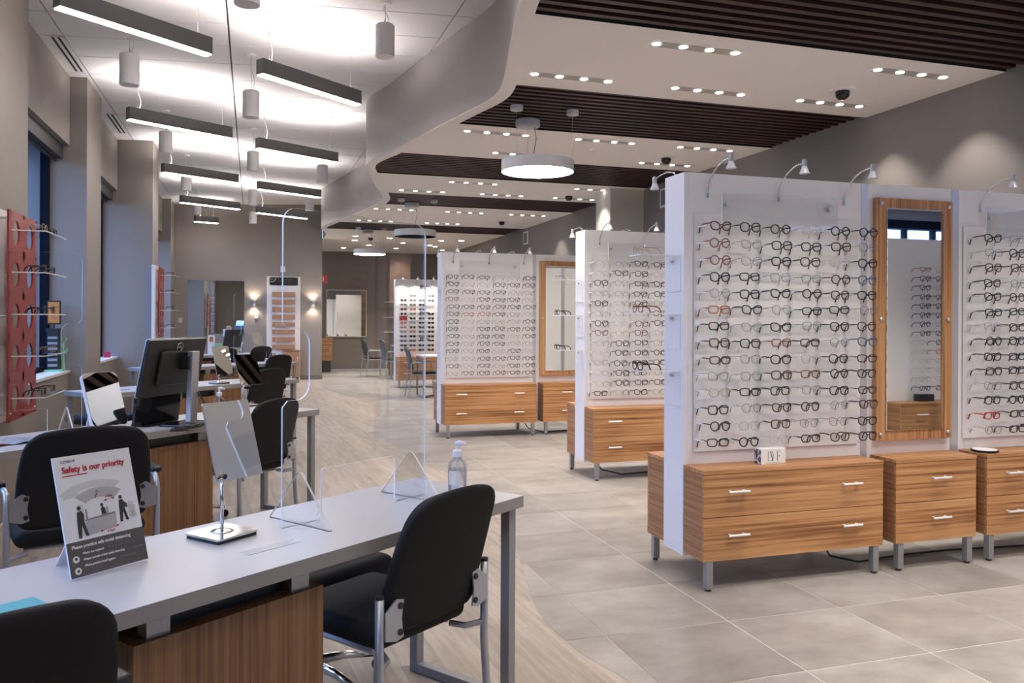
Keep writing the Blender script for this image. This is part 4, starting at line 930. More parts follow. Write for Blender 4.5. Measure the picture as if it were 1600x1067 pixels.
# ---- things on the desks
def table_sign(x, y, ang):
    t = thing('tabletop_sign', 'white printed safety sign leaning on the front desk', 'sign', (x, y, ZD), R(ang))
    w, h, lean = .212, .305, .088; up = Vector((0, lean, math.sqrt(h * h - lean * lean))).normalized(); nr = Vector((1, 0, 0)).cross(up); F = -nr if nr.y > 0 else nr
    o0 = Vector((0, 0, .004)); card = MB(); card.prism([(0, 0), (w, 0), (w, h), (0, h)], o0, (1, 0, 0), up, -F * .006); card.obj('sign_board', M['paper'], t)
    MB().prism([(.06, .0), (.15, .0), (.13, h * .75), (.08, h * .75)], o0 - F * .006, (1, 0, 0), (Vector((0, .5, 0)) + up * .5).normalized(), -F * .002)
    st = MB(); st.prism([(.05, 0), (.16, 0), (.13, .2), (.08, .2)], Vector((0, .155, .001)), (1, 0, 0), Vector((0, -.1, .2)).normalized(), (0, .003, 0)); st.obj('easel_leg', M['paper'], t)
    U = Vector((1, 0, 0))
    def at(a, c): return o0 + U * a + up * c + F * .0004
    def pat(poly, mt, name='print', lift=.0003):
        mb = MB(); mb.prism(poly, o0 + F * lift, U, up, F * .0003); return mb.obj(name, mt, t)
    pat([(0.0, 0), (w, 0), (w, .087), (0, .087)], M['ink_brown'])
    def tx(s, sz, mt, a, c, off=0.0, sx=1.0, al='LEFT'): return text(s, sz, mt, t, at(a, c) + F * .0008, U, up, F, off, al, sx=sx)
    tx('COVID-19', .0085, M['ink_dark'], .018, .288, .0001)
    tx('Safety is our priority', .0222, M['ink_red'], .018, .262, .0006, .93)
    pat([(.018, .2525), (.085, .2525), (.085, .255), (.018, .255)], M['ink_red'])
    tx('Please practice safe social distancing', .0118, M['ink_white'], .012, .070, .0003, .93)
    for i, (a_, b_) in enumerate((('•Masks are required', ' for all patients and visitors'), ('•Please maintain 6 foot social distancing', ' at all times'), ('•Please practice hand hygiene', ' with soap/water'))):
        tx(a_, .0078, M['ink_white'], .037, .053 - .0155 * i, .0002, .9); tx(b_, .0074, M['ink_mid'], .037 + (.068, .135, .1)[i], .053 - .0155 * i, 0, .9)
    tx('or hand sanitizer', .0074, M['ink_mid'], .040, .0125, 0, .9)
    for cy_, cx_ in ((.044, .019), (.015, .020)):
        pat([(cx_ + .0085 * math.cos(q), cy_ + .0085 * math.sin(q)) for q in [i * math.pi / 9 for i in range(18)]], M['ink_white'], 'icon', .0007)
        pat([(cx_ + .004 * math.cos(q), cy_ + .003 + .004 * math.sin(q) - (.002 if cy_ > .03 else .003)) for q in [i * math.pi / 6 for i in range(12)]], M['ink_brown'], 'icon', .0012)
    # drawing: curved canopy, screen fan, counter, three standing people and one seated
    A = lambda r, a0, a1, cx, cz, n=10: [(cx + r * math.cos(R(a0 + (a1 - a0) * i / n)), cz + r * .55 * math.sin(R(a0 + (a1 - a0) * i / n))) for i in range(n + 1)]
    pat(A(.115, 145, 50, .095, .170, 12) + A(.085, 50, 145, .095, .170, 12), M['ink_pale'], 'drawing')
    pat(A(.082, 140, 40, .105, .168, 12) + A(.05, 40, 140, .105, .160, 12), M['ink_grey'], 'drawing', .0006)
    pat([(.012, .195), (.05, .20), (.05, .215), (.012, .212)], M['ink_pale'], 'drawing', .0006)
    pat([(.045, .10), (.058, .10), (.058, .176), (.045, .176)], M['ink_pale'], 'drawing', .0007)
    pat([(.060, .096), (.138, .103), (.142, .113), (.142, .138), (.060, .133)], M['ink_grey'], 'drawing', .0008); pat([(.058, .133), (.142, .138), (.142, .142), (.058, .137)], M['ink_mid'], 'drawing', .0009)
    pat([(.062, .137), (.066, .137), (.066, .163), (.062, .163)], M['ink_mid'], 'drawing', .0009)
    def man(x, z, s, mt):
        pat([(x - .012 * s, z), (x - .004 * s, z), (x + .001 * s, z + .032 * s), (x + .007 * s, z + .003 * s), (x + .016 * s, z + .002 * s), (x + .008 * s, z + .040 * s), (x + .010 * s, z + .058 * s), (x + .004 * s, z + .068 * s), (x - .007 * s, z + .066 * s), (x - .010 * s, z + .045 * s)], mt, 'drawing', .0011)
        pat([(x - .001 * s + .0052 * s * math.cos(q), z + .075 * s + .006 * s * math.sin(q)) for q in [i * math.pi / 6 for i in range(12)]], mt, 'drawing', .0012)
    man(.047, .093, 1.0, M['ink_dark']); man(.163, .112, .86, M['ink_dark']); man(.186, .118, .55, M['ink_pale']); man(.193, .118, .52, M['ink_pale'])
    pat([(.105, .142), (.116, .142), (.116, .155), (.110, .163), (.104, .157)], M['ink_dark'], 'drawing', .0012); pat([(.108 + .004 * math.cos(q), .166 + .0045 * math.sin(q)) for q in [i * math.pi / 5 for i in range(10)]], M['ink_dark'], 'drawing', .0012)
    pat([(.118, .142), (.124, .142), (.124, .160), (.118, .158)], M['ink_grey'], 'drawing', .0012); pat([(.168, .150), (.178, .146), (.177, .158), (.170, .162)], M['ink_dark'], 'drawing', .0013)
    pat([(.092, .186), (.094, .186), (.104, .204), (.099, .206), (.096, .196)], M['ink_dark'], 'drawing', .0013); pat([(.0955, .194), (.1015, .2035), (.099, .2035)], M['ink_pale'], 'drawing', .0016)
    for (xa, za, xb, zb_, lx, lz) in ((.115, .176, .146, .178, .121, .183), (.093, .099, .147, .106, .112, .0935)):
        d = Vector((xb - xa, zb_ - za)).normalized(); nn = Vector((-d.y, d.x))
        for q in range(8):
            a_ = Vector((xa, za)) + d * ((xb - xa) * (q + .2) / 8); b_ = a_ + d * ((xb - xa) * .07); pat([tuple(a_ - nn * .0005), tuple(b_ - nn * .0005), tuple(b_ + nn * .0005), tuple(a_ + nn * .0005)], M['ink_red'], 'arrow', .0014)
        for e, dd in (((xa, za), d), ((xb, zb_), -d)):
            e = Vector(e); pat([tuple(e), tuple(e + dd * .007 - nn * .0032), tuple(e + dd * .007 + nn * .0032)], M['ink_red'], 'arrow', .0014)
        tx('6 feet', .0088, M['ink_red'], lx, lz, .0001)
table_sign(-.424, 2.265, 41.5)

def table_mirror(x, y, ang, label, lean=14, w=.205, h=.29, zb=.165, thick=.006, side=-1, face='mirror'):
    t = thing('table_mirror', label, 'mirror', (x, y, ZD), R(ang), 'tabletop mirrors')
    bs = MB().prism([(a, b) for a, b in rrect(.15, .15, .008, 2)], (0, 0, .010), (1, 0, 0), (0, 1, 0), (0, 0, .006)).obj('base_plate', M['chrome'], t, bevel=.001)
    MB().lathe([(.035, 0), (.03, .003), (.012, .006), (0, .007)], (0, 0, .016), 24).obj('base_collar', M['chrome'], t, smooth=True)
    box(-.07, .07, -.07, .07, 0, .010).obj('base_foot', M['plastic'], t)
    MB().tube([(0, 0, .016), (0, 0, zb + .03)], .0055, 12).obj('stem', M['chrome'], t, smooth=True)
    a = R(lean); up = Vector((0, math.sin(a), math.cos(a))); nr = Vector((0, -math.cos(a), math.sin(a)))
    o0 = Vector((-.02 if side < 0 else -w + .02, -.004, zb))
    MB().prism([(p[0] + w / 2, p[1] + h / 2) for p in rrect(w, h, .004, 2)], o0, (1, 0, 0), up, -nr * thick, 1).obj('mirror_glass', [M['mirror'], M['alu']], t)
    MB().lathe([(.008, -.012), (.008, .012)], (0, -.002, zb + .015), 10, (0, 1, 0)).obj('clamp', M['chrome'], t)
    return t
table_mirror(-.084, 2.60, 41, 'tall chrome-stemmed mirror on square base, front desk', 17, .172, .24)
table_mirror(-.06, 6.37, 40, 'tabletop mirror showing dark ceiling slats, second desk', 22, .20, .24, .155)
table_mirror(-.31, 8.60, 38, 'cream-looking tabletop panel on dark base, third desk', 17, .19, .32, .06)
table_mirror(.055, 15.69, 35, 'tiny tabletop mirror with dark stripes, last desk', 24, .20, .25, .15)
p = on_desk(1, 1.42, .32)
t = thing('easel_mirror', 'black-faced easel mirror with thick white edge, second desk', 'mirror', (p[0] - .02, p[1], ZD), R(36.5))
a = R(25); up = Vector((0, math.sin(a), math.cos(a))); nr = Vector((0, -math.cos(a), math.sin(a)))
MB().prism([(q[0], q[1] + .19) for q in rrect(.21, .34, .03, 4)], (0, -.06, .0), (1, 0, 0), up, -nr * .03).obj('easel_case', M['white'], t)
MB().prism([(q[0], q[1] + .19) for q in rrect(.205, .335, .03, 4)], Vector((0, -.06, 0)) + nr * .001, (1, 0, 0), up, nr * .003).obj('mirror_glass', M['mirror'], t)
MB().prism([(-.04, 0), (.04, 0), (.03, .22), (-.03, .22)], (0, .16, 0), (1, 0, 0), Vector((0, -.06, .2)).normalized(), (0, .006, 0)).obj('easel_leg', M['white'], t)
MB().box(-.08, .08, -.075, .0, 0, .025).obj('easel_foot', M['white'], t)

def bottle(x, y, label, s=1.0, rz=0):
    t = thing('pump_bottle', label, 'bottle', (x, y, ZD), rz, 'hand sanitiser pump bottles'); t.scale = (s, s, s)
    MB().lathe([(.030, 0), (.033, .004), (.034, .02), (.034, .098), (.030, .112), (.018, .122), (.0145, .128), (.0145, .136)], n=32).obj('bottle_body', M['bottle'], t, smooth=True)
    MB().lathe([(0, .003), (.029, .004), (.031, .02), (.031, .088), (0, .088)], n=28).obj('gel', M['gel'], t, smooth=True)
    MB().lathe([(.0165, .131), (.0175, .134), (.0175, .152), (.012, .156), (.006, .158), (.006, .172)], n=24).obj('pump_collar', M['pump'], t)
    MB().tube([(-.008, 0, .176), (.006, 0, .180), (.024, 0, .178), (.034, 0, .173)], [.007, .0095, .007, .0045], 10, ry=None).obj('pump_head', M['pump'], t, smooth=True)
    MB().tube([(0, 0, .015), (0, 0, .13)], .0028, 8).obj('dip_tube', M['pump'], t)
    lb = MB()
    for i in range(8):
        a0 = -2.6 + i * .16; a1 = a0 + .16; n = len(lb.v)
        lb.v += [(.0346 * math.cos(a0), .0346 * math.sin(a0), .035), (.0346 * math.cos(a1), .0346 * math.sin(a1), .035), (.0346 * math.cos(a1), .0346 * math.sin(a1), .085), (.0346 * math.cos(a0), .0346 * math.sin(a0), .085)]; lb.face([n, n + 1, n + 2, n + 3])
    lb.obj('label_film', M['frost_film'], t)
    return t
bottle(.735, 2.99, 'clear pump bottle of hand sanitiser by the front desk end', 1.05, R(-15))
bottle(-.205, 5.72, 'clear pump bottle of hand sanitiser behind the tall hand mirror', 1.05, R(-10))
bottle(*on_desk(4, .44, .46), 'tiny white pump bottle before the back wall mirror', 1.05)

# monitor with its back to the camera
t = thing('monitor', 'large black computer monitor seen from behind on second desk', 'monitor', (-.43, 5.32, ZD), R(58))
a = R(13); up = Vector((0, -math.sin(a), math.cos(a))); F = Vector((0, -math.cos(a), -math.sin(a)))   # back face looks towards -y
o0 = Vector((-.27, .055, .185)) ; W_, H_ = .535, .345
mb = MB(); mb.prism([(q[0] + W_ / 2, q[1] + H_ / 2) for q in rrect(W_, H_, .012, 3)], o0, (1, 0, 0), up, -F * .022); mb.obj('screen_shell', M['plastic'], t, bevel=.004)
mb = MB(); mb.prism([(q[0] + W_ / 2, q[1] + H_ / 2) for q in rrect(W_ + .006, H_ + .006, .013, 3)], o0 - F * .022, (1, 0, 0), up, -F * .006); mb.obj('screen_bezel', M['alu'], t)
mb = MB(); mb.prism([(q[0] + W_ / 2, q[1] + H_ / 2) for q in rrect(W_ * .6, H_ * .62, .02, 3)], o0 + F * .022 * 1, (1, 0, 0), up, -F * .022); mb.obj('back_bulge', M['plastic'], t, bevel=.012)
lc = o0 + Vector((W_ * .52, 0, 0)) + up * (H_ * .865) + F * .0015
rg = MB(); rg.tube([lc + Vector((1, 0, 0)) * .026 * math.cos(q) + up * .026 * math.sin(q) for q in [i * math.pi / 14 for i in range(28)]], .0022, 6, closed=True); lo = rg.obj('logo_ring', M['alu'], t)
text('DELL', .0155, M['alu'], t, lc + Vector((0, 0, 0)) - up * .0055, (1, 0, 0), up, F, .0005, 'CENTER', 'logo_text', .95)
nb = Vector((.065, -.085, 0))
st = MB(); st.obox((.065, -.06, .235), (.034, 0, 0), (0, .018, 0), (0, -.008, .215)); st.obj('stand_column', M['alu'], t, bevel=.004)
MB().obox((.065, -.02, .38), (.05, 0, 0), (0, .045, 0), (0, 0, .04)).obj('stand_mount', M['plastic'], t)
MB().prism([(q[0], q[1]) for q in rrect(.27, .21, .02, 3)], (.065, -.02, 0), (1, 0, 0), (0, 1, 0), (0, 0, .014)).obj('stand_base', M['gloss_black'], t, bevel=.003)
MB().tube([(.09, -.08, .20), (.12, -.10, .14), (.135, -.11, .07), (.08, -.15, .012), (0, -.16, .006), (-.09, -.14, .006), (-.16, -.10, .006)], .005, 6).obj('screen_cable', M['cable'], t, smooth=True)
t = thing('second_screen', 'lower black screen leaning behind the monitor on second desk', 'monitor', (-.55, 5.40, ZD), R(52))
MB().prism([(q[0], q[1] + .105) for q in rrect(.36, .20, .012, 3)], (0, 0, .0), (1, 0, 0), Vector((0, -.12, 1)).normalized(), (0, .02, 0)).obj('screen_shell', M['gloss_black'], t, bevel=.002)
MB().box(-.10, .10, -.03, .10, 0, .012).obj('stand_base', M['plastic'], t)
t = thing('computer_mouse', 'black mouse with coiled lead beside the monitor stand', 'mouse', (-.40, 5.08, ZD), R(15))
MB().lathe([(.0, .03), (.018, .028), (.028, .016), (.03, .0)], n=18).obj('mouse_shell', M['plastic'], t, smooth=True)
MB().tube([(.05 * math.cos(q) * (1 - q * .02) - .01, .035 * math.sin(q) - .05, .005 + .0015 * q) for q in [i * .45 for i in range(34)]], .0032, 6).obj('mouse_lead', M['cable'], t, smooth=True)

# paper goods
t = thing('magazine', 'open colourful magazine lying at the window end of the second desk', 'magazine', (-1.22, 4.83, ZD), R(38))
for s in (-1, 1):
    mb = MB(); n = len(mb.v); K = 6
    for i in range(K + 1):
        q = i / K; mb.v += [(s * .17 * q, -.11, .003 + .012 * math.sin(math.pi * q) * (1 - q * .5)), (s * .17 * q, .11, .003 + .012 * math.sin(math.pi * q) * (1 - q * .5))]
    for i in range(K): mb.face([2 * i, 2 * i + 2, 2 * i + 3, 2 * i + 1] if s > 0 else [2 * i + 1, 2 * i + 3, 2 * i + 2, 2 * i])
    mb.obj('page', M['magazine'], t)
p = on_desk(2, 1.95, .3)
tag(box(-.15, .15, -.09, .09, 0, .006).obj('leaflet', M['leaflet']), 'pale blue leaflet on the window end of the third desk', 'leaflet').location = (p[0], p[1], ZD); bpy.context.scene.objects['leaflet'].rotation_euler = (0, 0, R(39))
o = tag(box(-.08, .08, -.05, .05, 0, .003).obj('postcard', M['teal']), 'teal and red card at the cropped edge of the front desk', 'card'); o.location = (-.52, 2.07, ZD); o.rotation_euler = (0, 0, R(35))
o = tag(box(-.09, .09, -.022, .022, 0, .0012).obj('film_strip', M['frost_film']), 'thin translucent strip lying flat on the front desk', 'film'); o.location = (.055, 2.44, ZD); o.rotation_euler = (0, 0, R(35))  # thin pale strip stands in for light reflected by the mirror
t = thing('gift_bag', 'mint green gift bag with white tissue on the last desk', 'bag', (*on_desk(4, 1.02, .20), ZD), R(20))
box(-.07, .07, -.04, .04, 0, .20).obj('bag_body', M['mint'], t); box(-.05, .05, -.03, .03, .0, .0).obj('bag_base', M['mint'], t) if False else None
MB().lathe([(.0, .05), (.035, .045), (.045, .02), (.03, 0)], (0, -.045, .03), 7).obj('tissue', M['paper'], t)
t = thing('photo_card', 'white picture card standing behind the green bag', 'card', (*on_desk(4, 1.06, .36), ZD), R(15))
box(-.06, .06, -.004, .004, 0, .34).obj('card_board', M['paper'], t); box(-.035, .03, -.0055, -.004, .22, .31).obj('card_print', M['skin_print'], t)
t = thing('small_monitor', 'small dark computer monitor on the last desks near back mirror', 'monitor', (*on_desk(4, .70, .33), ZD), R(52))
MB().prism([(q[0], q[1] + .28) for q in rrect(.46, .33, .012, 3)], (0, 0, .0), (1, 0, 0), Vector((0, -.2, 1)).normalized(), (0, .03, 0)).obj('screen_shell', M['plastic'], t)
MB().tube([(0, .02, 0), (0, .0, .2)], .025, 10).obj('stand_column', M['alu'], t); MB().box(-.12, .12, -.08, .10, 0, .014).obj('stand_base', M['plastic'], t)
o = tag(MB().box(-.12, .12, -.1, .1, 0, .02).box(-.11, .11, -.09, .09, .02, .05).obj('paper_tray', M['alu_post']), 'grey paper tray stack on the fourth desk', 'tray'); o.location = (*on_desk(3, .16, .40), ZD)

# ================================================================== LEFT WALL DISPLAYS
def red_panel(x, y0, y1, z0, z1, label, xb, yb0, yb1, rows, prefix, seed):
    t = thing('red_display_panel', label, 'display panel', (x, y0, 0), 0, 'red wall displays with round holes')
    ln = y1 - y0; fz = lambda z: z
    mb = MB(); t_ = .012; hr = .085; cols = 2; rh = (z1 - z0) / rows
    # red board pierced by pairs of round holes: each cell is a ring of quads
    cw = ln / cols
    for r in range(rows):
        for c in range(cols):
            cy, cz = cw * (c + .5), z0 + rh * (r + .5); K = 24
            def sq(an):
                ca, sa = math.cos(an), math.sin(an); k = min((cw / 2) / max(abs(ca), 1e-9), (rh / 2) / max(abs(sa), 1e-9)); return (cy + ca * k, cz + sa * k)
            for i in range(K):
                a0, a1 = 2 * math.pi * i / K, 2 * math.pi * (i + 1) / K
                pin0 = (cy + hr * math.cos(a0), cz + hr * math.sin(a0)); pin1 = (cy + hr * math.cos(a1), cz + hr * math.sin(a1)); q0, q1 = sq(a0), sq(a1)
                n = len(mb.v)
                for xx in (0, -t_):
                    for p in (pin0, q0, q1, pin1): mb.v.append((xx, p[0], p[1]))
                mb.face([n, n + 1, n + 2, n + 3]); mb.face([n + 7, n + 6, n + 5, n + 4]); mb.face([n, n + 3, n + 7, n + 4])
    mb.box(-t_, 0, 0, .004, z0, z1).box(-t_, 0, ln - .004, ln, z0, z1).box(-t_, 0, 0, ln, z1, z1 + .004).box(-t_, 0, 0, ln, z0 - .004, z0)
    mb.obj('red_board', M['red'], t)
    box(xb - x - .04, xb - x, yb0 - y0, yb1 - y0, z0 - .02, z1 + .02).obj('white_board', M['white'], t)
    box(xb - x, xb - x + .004, .03, min(ln, yb1 - y0) - .02, z0 + .02, z1 - .02).obj('backing', M['cream'], t) if False else None
    for zz in (z0 + .05, (z0 + z1) / 2, z1 - .05):
        MB().tube([(xb - x, .04, zz), (.006, .04, zz)], .008, 8).obj('standoff', M['alu'], t)
    for zz in (z0 + .03, z1 - .03): MB().lathe([(.011, 0), (.009, .006), (0, .007)], (0, ln - .04, zz), 10, (1, 0, 0)).obj('screw_cap', M['alu'], t)
    rnd = random.Random(seed)
    for r in range(rows):
        z = z0 + rh * (r + .5) + .015
        sh = MB().box(0, .20, .06, ln - .04, z - .006, z).obj('clear_shelf', M['acrylic'], t)
        MB().box(.20, .202, .06, ln - .04, z - .007, z + .001).box(0, .20, .058, .06, z - .007, z + .001).obj('shelf_edge', M['acrylic_edge'], sh)
        for k in range(2 if ln > .69 else 1):
            ck = rnd.choice('kkdkgky'); sn = rnd.choice(SHN)
            glasses((x + .165, y0 + .2 + k * .26, z + .0305), math.pi / 2 + rnd.uniform(-.15, .15), ck, sn, '%s %s eyeglasses on shelf %s from bottom, %s%s' % (COLS[ck][0], sn, ORD[r], prefix, (', first', ', second')[k] if ln > .69 else ''), 'eyeglasses on the red wall displays', 1 if ln > .69 else 0)
    return t
red_panel(-1.50, 6.03, 6.74, .735, 2.11, 'red wall panel with two columns of round holes, near the first window', -1.585, 5.2, 6.32, 5, 'near red panel', 3)
red_panel(-1.255, 12.58, 13.24, 1.13, 2.13, 'smaller red wall panel with round holes beyond the second window', -1.30, 12.4, 13.0, 4, 'farther red panel', 4)
# things on the sills
t = thing('sill_display', 'black countertop display tower with amber picture on the window sill', 'display stand', (-1.90, 9.25, .872))
box(-.05, .05, -.07, .07, .02, .40).obj('tower_body', M['plastic'], t); box(-.058, .058, -.08, .08, .40, .43).obj('tower_cap', M['plastic'], t); box(-.07, .07, -.10, .10, 0, .02).obj('tower_base', M['mint'], t)
for k in range(6): box(-.04, .045, -.072, -.070, .05 + .055 * k, .075 + .055 * k).obj('tray', M['leg'], t)
MB().tube([(0, 0, .43), (0, 0, .47)], .008, 8).obj('picture_stem', M['plastic'], t)
fr = box(-.062, .062, -.012, .012, .47, .71).obj('picture_frame', M['plastic'], t); box(-.050, .050, -.0135, -.012, .485, .695).obj('picture_print', M['amber'], fr)
MB().lathe([(.0, 0), (.018, .0), (.018, .0012), (0, .0014)], (.012, -.0135, .535), 14, (0, -1, 0)).obj('portrait', M['skin_print'], fr); box(-.040, .030, -.0145, -.0135, .635, .645).obj('picture_caption', M['ink_brown'], fr); box(-.040, .020, -.0145, -.0135, .612, .618).obj('picture_caption', M['ink_brown'], fr)
t = thing('leaf_stand', 'mint green leaf-shaped stand beside the black tower on sill', 'ornament', (-1.835, 9.32, .872))
MB().lathe([(.03, 0), (.026, .02), (.016, .10), (.012, .2), (.015, .28)], n=14).obj('stand_stem', M['mint'], t, smooth=True)
for k, (dx, dz, s) in enumerate(((.03, .15, 1), (-.02, .22, .8), (.02, .27, .9))):
    MB().prism([(0, 0), (.02 * s, .025 * s), (.022 * s, .06 * s), (0, .09 * s), (-.018 * s, .05 * s), (-.016 * s, .02 * s)], (dx * .4, -.005, dz), (.9, 0, .3), (.3, 0, .9), (0, .008, 0)).obj('leaf', M['mint'], t)
tag(box(-1.905, -1.835, 12.2, 12.27, .872, .945).obj('sill_cube', M['pink'], bevel=.002), 'magenta cube on the second window sill', 'cube')

# ================================================================== BACK WALL FITTINGS
t = thing('wall_mirror', 'large frameless blue-reflecting mirror on the back wall', 'mirror', (-1.36, YB, 1.0))
box(0, 1.185, -.012, -.004, 0, 1.235).obj('mirror_glass', M['mirror'], t); box(.05, 1.13, -.004, 0, .05, 1.18).obj('mirror_backing', M['plastic'], t)
t = thing('brand_board', 'tall white board with black plaque and eight tan slats, back wall', 'display board', (.31, YB, 0))
box(0, .735, -.05, 0, 0.0, 2.355).obj('white_board', M['white'], t, bevel=.002)
pq = box(.057, .68, -.062, -.05, 2.152, 2.338).obj('plaque', M['gloss_black'], t)
def stroke(pts, r, y, mt, parent, name='lettering'): MB().tube([(a, y, b) for a, b in pts], r, 5).obj(name, mt, parent)
stroke([(.075, 2.232), (.15, 2.236), (.175, 2.262), (.205, 2.318)], .006, -.062, M['ink_white'], pq); stroke([(.075, 2.325), (.088, 2.29), (.108, 2.28), (.13, 2.30)], .004, -.062, M['ink_grey'], pq)
for zz, seg in ((2.283, 6), (2.238, 6)):
    for k in range(seg):
        x_ = .245 + k * .05; stroke([(x_, zz - .012), (x_, zz + .012), (x_ + .016, zz - .010 if k % 2 else zz + .012), (x_ + .03, zz + .012 if k % 2 else zz - .012)], .0025, -.062, M['ink_mid'], pq)
for qx in (.075, .66):
    for qz in (2.17, 2.322): MB().lathe([(.008, 0), (0, .005)], (qx, -.062, qz), 8, (0, -1, 0)).obj('plaque_screw', M['alu'], pq)
for k in range(8):
    z = .70 + .170 * k
    sl = box(.115, .62, -.10, -.085, z, z + .112).obj('slat', M['tan'], t, bevel=.002)
    box(.15, .59, -.085, -.05, z + .03, z + .07).obj('slat_rail', M['white'], sl)
t = thing('side_cabinet', 'small brown wood cabinet below the tan slat board', 'cabinet', (.66, YB - .07, 0))
box(0, .36, -.34, 0, .08, .66).obj('carcass', M['wood_y'], t); box(-.01, .37, -.35, 0, .66, .685).obj('cabinet_top', M['desk_wood'], t); box(0.005, .355, -.355, -.34, .09, .65).obj('door', M['tan'], t); box(.02, .34, -.30, -.03, 0, .08).obj('plinth', M['plastic'], t)
MB().tube([(.31, -.37, .45), (.31, -.37, .55)], .006, 8).obj('handle', M['handle'], t)
def sconce(x, label):
    t = thing('wall_sconce', label, 'wall light', (x, YB, 1.735), 0, 'up-and-down wall sconces')
    box(-.05, .05, -.02, 0, -.06, .06).obj('wall_plate', M['alu'], t)
    for s in (-1, 1):
        MB().lathe([(.045, s * .018), (.062, s * .062), (.058, s * .062), (.041, s * .020)], (0, -.075, 0), 24).obj('shade', M['alu'], t)
        MB().lathe([(0, s * .052), (.056, s * .054)], (0, -.075, 0), 24).obj('glow_lens', M['e_sconce'], t)
        spot('sconce_spot', (x, YB - .085, 1.735 + s * .068), SCONCE_W * 2.2, 130, .8, .03, (1.0, .80, .58), aim=(x, YB - .02, 1.735 + s * .8))
    MB().tube([(0, -.02, 0), (0, -.075, 0)], .014, 10).obj('arm', M['alu'], t); MB().lathe([(.042, -.02), (.034, 0), (.042, .02)], (0, -.075, 0), 20).obj('waist', M['alu'], t)
sconce(.037, 'warm sconce between wall mirror and slat board'); sconce(1.325, 'warm sconce beyond the slat board near the wall end')
t = thing('thermostat', 'white thermostat under the sconce by the mirror', 'thermostat', (.085, YB, 1.40)); box(-.04, .04, -.025, 0, 0, .10).obj('case', M['white'], t, bevel=.004); box(-.022, .022, -.0265, -.025, .05, .075).obj('display', M['ink_mid'], t)
t = thing('wall_plate', 'white electrical plate above the slat board', 'outlet', (.66, YB, 2.46)); box(-.055, .055, -.01, 0, 0, .125).obj('plate', M['white'], t, bevel=.003)
for q in (.035, .08): MB().lathe([(.018, 0), (.016, .003)], (0, -.01, q), 14, (0, -1, 0)).obj('socket', M['ink_grey'], t)
t = thing('wall_plate', 'grey electrical plate low beside the wall mirror', 'outlet', (-1.51, YB, 1.30)); box(-.04, .04, -.008, 0, 0, .11).obj('plate', M['alu_post'], t)
t = thing('exit_flag', 'small red flag sign high on the back wall end', 'sign', (1.56, 20.2, 2.26)); box(0, .16, -.01, .01, 0, .20).obj('flag_face', M['exit_red'], t); box(-.022, 0, -.03, .03, .06, .14).obj('flag_bracket', M['white'], t); box(.06, .075, -.0115, -.01, .05, .15).obj('flag_mark', M['ink_white'], t)
tag(MB().box(1.551, 1.60, 20.6, 21.05, .12, 1.15).obj('door_edge_guard', M['white']), 'pale door edge panel on the passage corner', 'panel') if False else None
# far room
t = thing('rear_mirror', 'framed mirror on the far taupe wall', 'mirror', (1.93, YF, .885)); box(0, 1.12, -.03, 0, 0, 1.32).obj('mirror_frame', M['cream'], t, bevel=.002); box(.03, 1.09, -.034, -.029, .03, 1.29).obj('mirror_glass', M['mirror'], t)
t = thing('passage_cabinet', 'small wood cabinet beyond the back wall end', 'cabinet', (1.56, 21.8, 0)); box(0, .45, 0, .6, .30, .88).obj('carcass', M['wood_y'], t); box(.02, .43, -.015, 0, .32, .86).obj('door', M['wood_x'], t); box(.05, .40, .05, .55, 0, .30).obj('plinth', M['plastic'], t); MB().tube([(.38, -.03, .55), (.38, -.03, .65)], .006, 8).obj('handle', M['handle'], t)
t = thing('wood_shelf_unit', 'brown wood upright with clear shelves of eyewear, rear room', 'shelf unit', (3.14, 20.3, 0))
box(.10, .62, 0, .12, 0, 3.0).obj('upright_panel', grain('walnut_upright', 'z', [(0.35, (.10, .055, .035)), (0.65, (.19, .115, .075))]), t)
for z in (1.08, 1.44, 1.82):
    box(-.05, .62, -.24, 0, z - .008, z).obj('shelf', M['acrylic_edge'], t)
    glasses((3.50, 20.12, z + .022), 0, 'k', 'square', 'black eyeglasses on the %s shelf of the brown upright' % {1.08: 'lowest', 1.44: 'middle', 1.82: 'top'}[z], 'eyeglasses on the brown upright', 0)
def table(x, y, rz, w, d, h, label, mt):
    t = thing('fitting_table', label, 'table', (x, y, 0), rz, 'fitting tables'); box(0, w, 0, d, h - .03, h).obj('table_top', mt, t, bevel=.002)
    for lx in (.02, w - .055):
        MB().box(lx, lx + .035, .02, .055, 0, h - .03).box(lx, lx + .035, d - .055, d - .02, 0, h - .03).box(lx, lx + .035, .055, d - .055, 0, .03).obj('end_frame', M['leg'], t)
    return t
table(2.86, 14.25, R(2), 1.3, .6, .76, 'white-topped fitting table before the sunglasses wall', M['white'])
table(3.13, 18.9, 0, 1.2, .7, .78, 'dark wood sided table in the rear room', M['desk_wood'])
def shell_chair(x, y, rz, label):
    t = thing('shell_chair', label, 'chair', (x, y, 0), rz, 'slate-backed chairs in the rear')
    cushion(.44, .44, .05, .022, 'seat', M['gloss_black'], t, Matrix.Translation((0, .24, .45)))
    b = backrest(.42, .50, .92, .10, t, .02); b.data.materials[0] = M['teal_back']
    for s in (-1, 1):
        MB().tube([(s * .22, -.06, 0), (s * .22, -.01, .4), (s * .22, -.01, .62)], .011, 8).obj('leg', M['tube'], t)
        MB().tube([(s * .22, .46, 0), (s * .22, .44, .42), (s * .22, .42, .62), (s * .22, .30, .64), (s * .22, .0, .63)], .011, 8).obj('leg', M['tube'], t)
        MB().tube([(s * .22, 0, .42), (s * .22, .44, .42)], .010, 8).obj('side_rail', M['tube'], t)
    return t
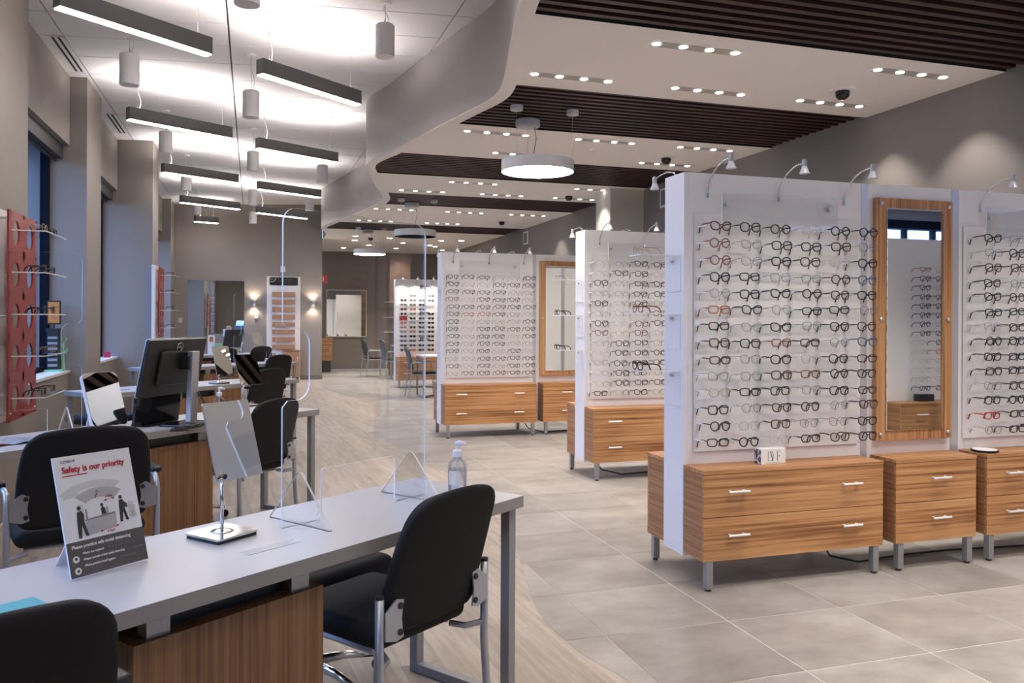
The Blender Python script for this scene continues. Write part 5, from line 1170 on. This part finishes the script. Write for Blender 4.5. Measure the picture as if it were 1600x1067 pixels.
shell_chair(2.70, 14.56, R(-92), 'slate-backed chair at the white fitting table'); shell_chair(2.62, 20.0, R(-80), 'slate-backed chair farthest back by the taupe wall'); shell_chair(2.95, 19.2, R(-80), 'slate-backed chair before the brown upright')
tag(MB().tube([(.2 * math.cos(i * .7), .12 * math.sin(i * .9), .02 + .01 * math.sin(i)) for i in range(12)], .006, 6).obj('cable_coil', M['cable']), 'black cable heap under the white fitting table', 'cable').location = (3.1, 14.5, 0)

# ---- what the near mirror shows: the display wall on the camera's own side of the aisle
x0 = 3.30; yp = 3.967 - 2.85; yr = yp + PANEL_T
w = wall_panel(x0, 9.4, yp, 'white display wall opposite, seen only in the near mirror', [(.03, 2.5, 'plain'), (2.5, 2.54, 'post'), (2.54, 3.9, 'plain'), (3.9, 3.94, 'post'), (3.94, 6.1, 'plain')])
cabinet(7.02, yr + .209, 1.14, 2, 'wood cabinet opposite, seen only in the near mirror', -1)
t = thing('wood_surround', 'zebra-wood surround opposite, seen only in the near mirror', 'frame', (6.25, yr + .30, 0))
for a_, b_ in ((0, .055), (.66, .715)): box(a_, b_, 0, .02, 0, 2.42).obj('upright', M['wood_z'], t)
box(-.0, .715, 0, .02, 2.42, 2.47).obj('head_rail', M['wood_x'], t)
rnd = random.Random(5)
for r in range(14):
    for c in range(3):
        ck = rnd.choice('kkkdgckgto'); sn = rnd.choice(SHN)
        glasses((6.24 + .193 * c, yr + .128, 1.917 - .0889 * r), math.pi, ck, sn, '%s %s eyeglasses opposite, in the near mirror, row %s, column %s' % (COLS[ck][0], sn, ORD[r], ORD[c]), 'eyeglasses on the opposite display wall', 0)
tag(box(6.18, 6.36, yr + .04, yr + .12, .632, .70).obj('stock_box', M['plastic'], bevel=.004), 'black box on the opposite cabinet, seen in the near mirror', 'box')

# lettering as plain meshes
bpy.context.view_layer.update()
dg = bpy.context.evaluated_depsgraph_get()
for o in [o for o in COL.objects if o.type == 'FONT']:
    me = bpy.data.meshes.new_from_object(o.evaluated_get(dg)); n = o.name.split('.')[0]
    q = bpy.data.objects.new(n, me); COL.objects.link(q); q.parent = o.parent; q.matrix_local = o.matrix_local.copy()
    bpy.data.objects.remove(o)
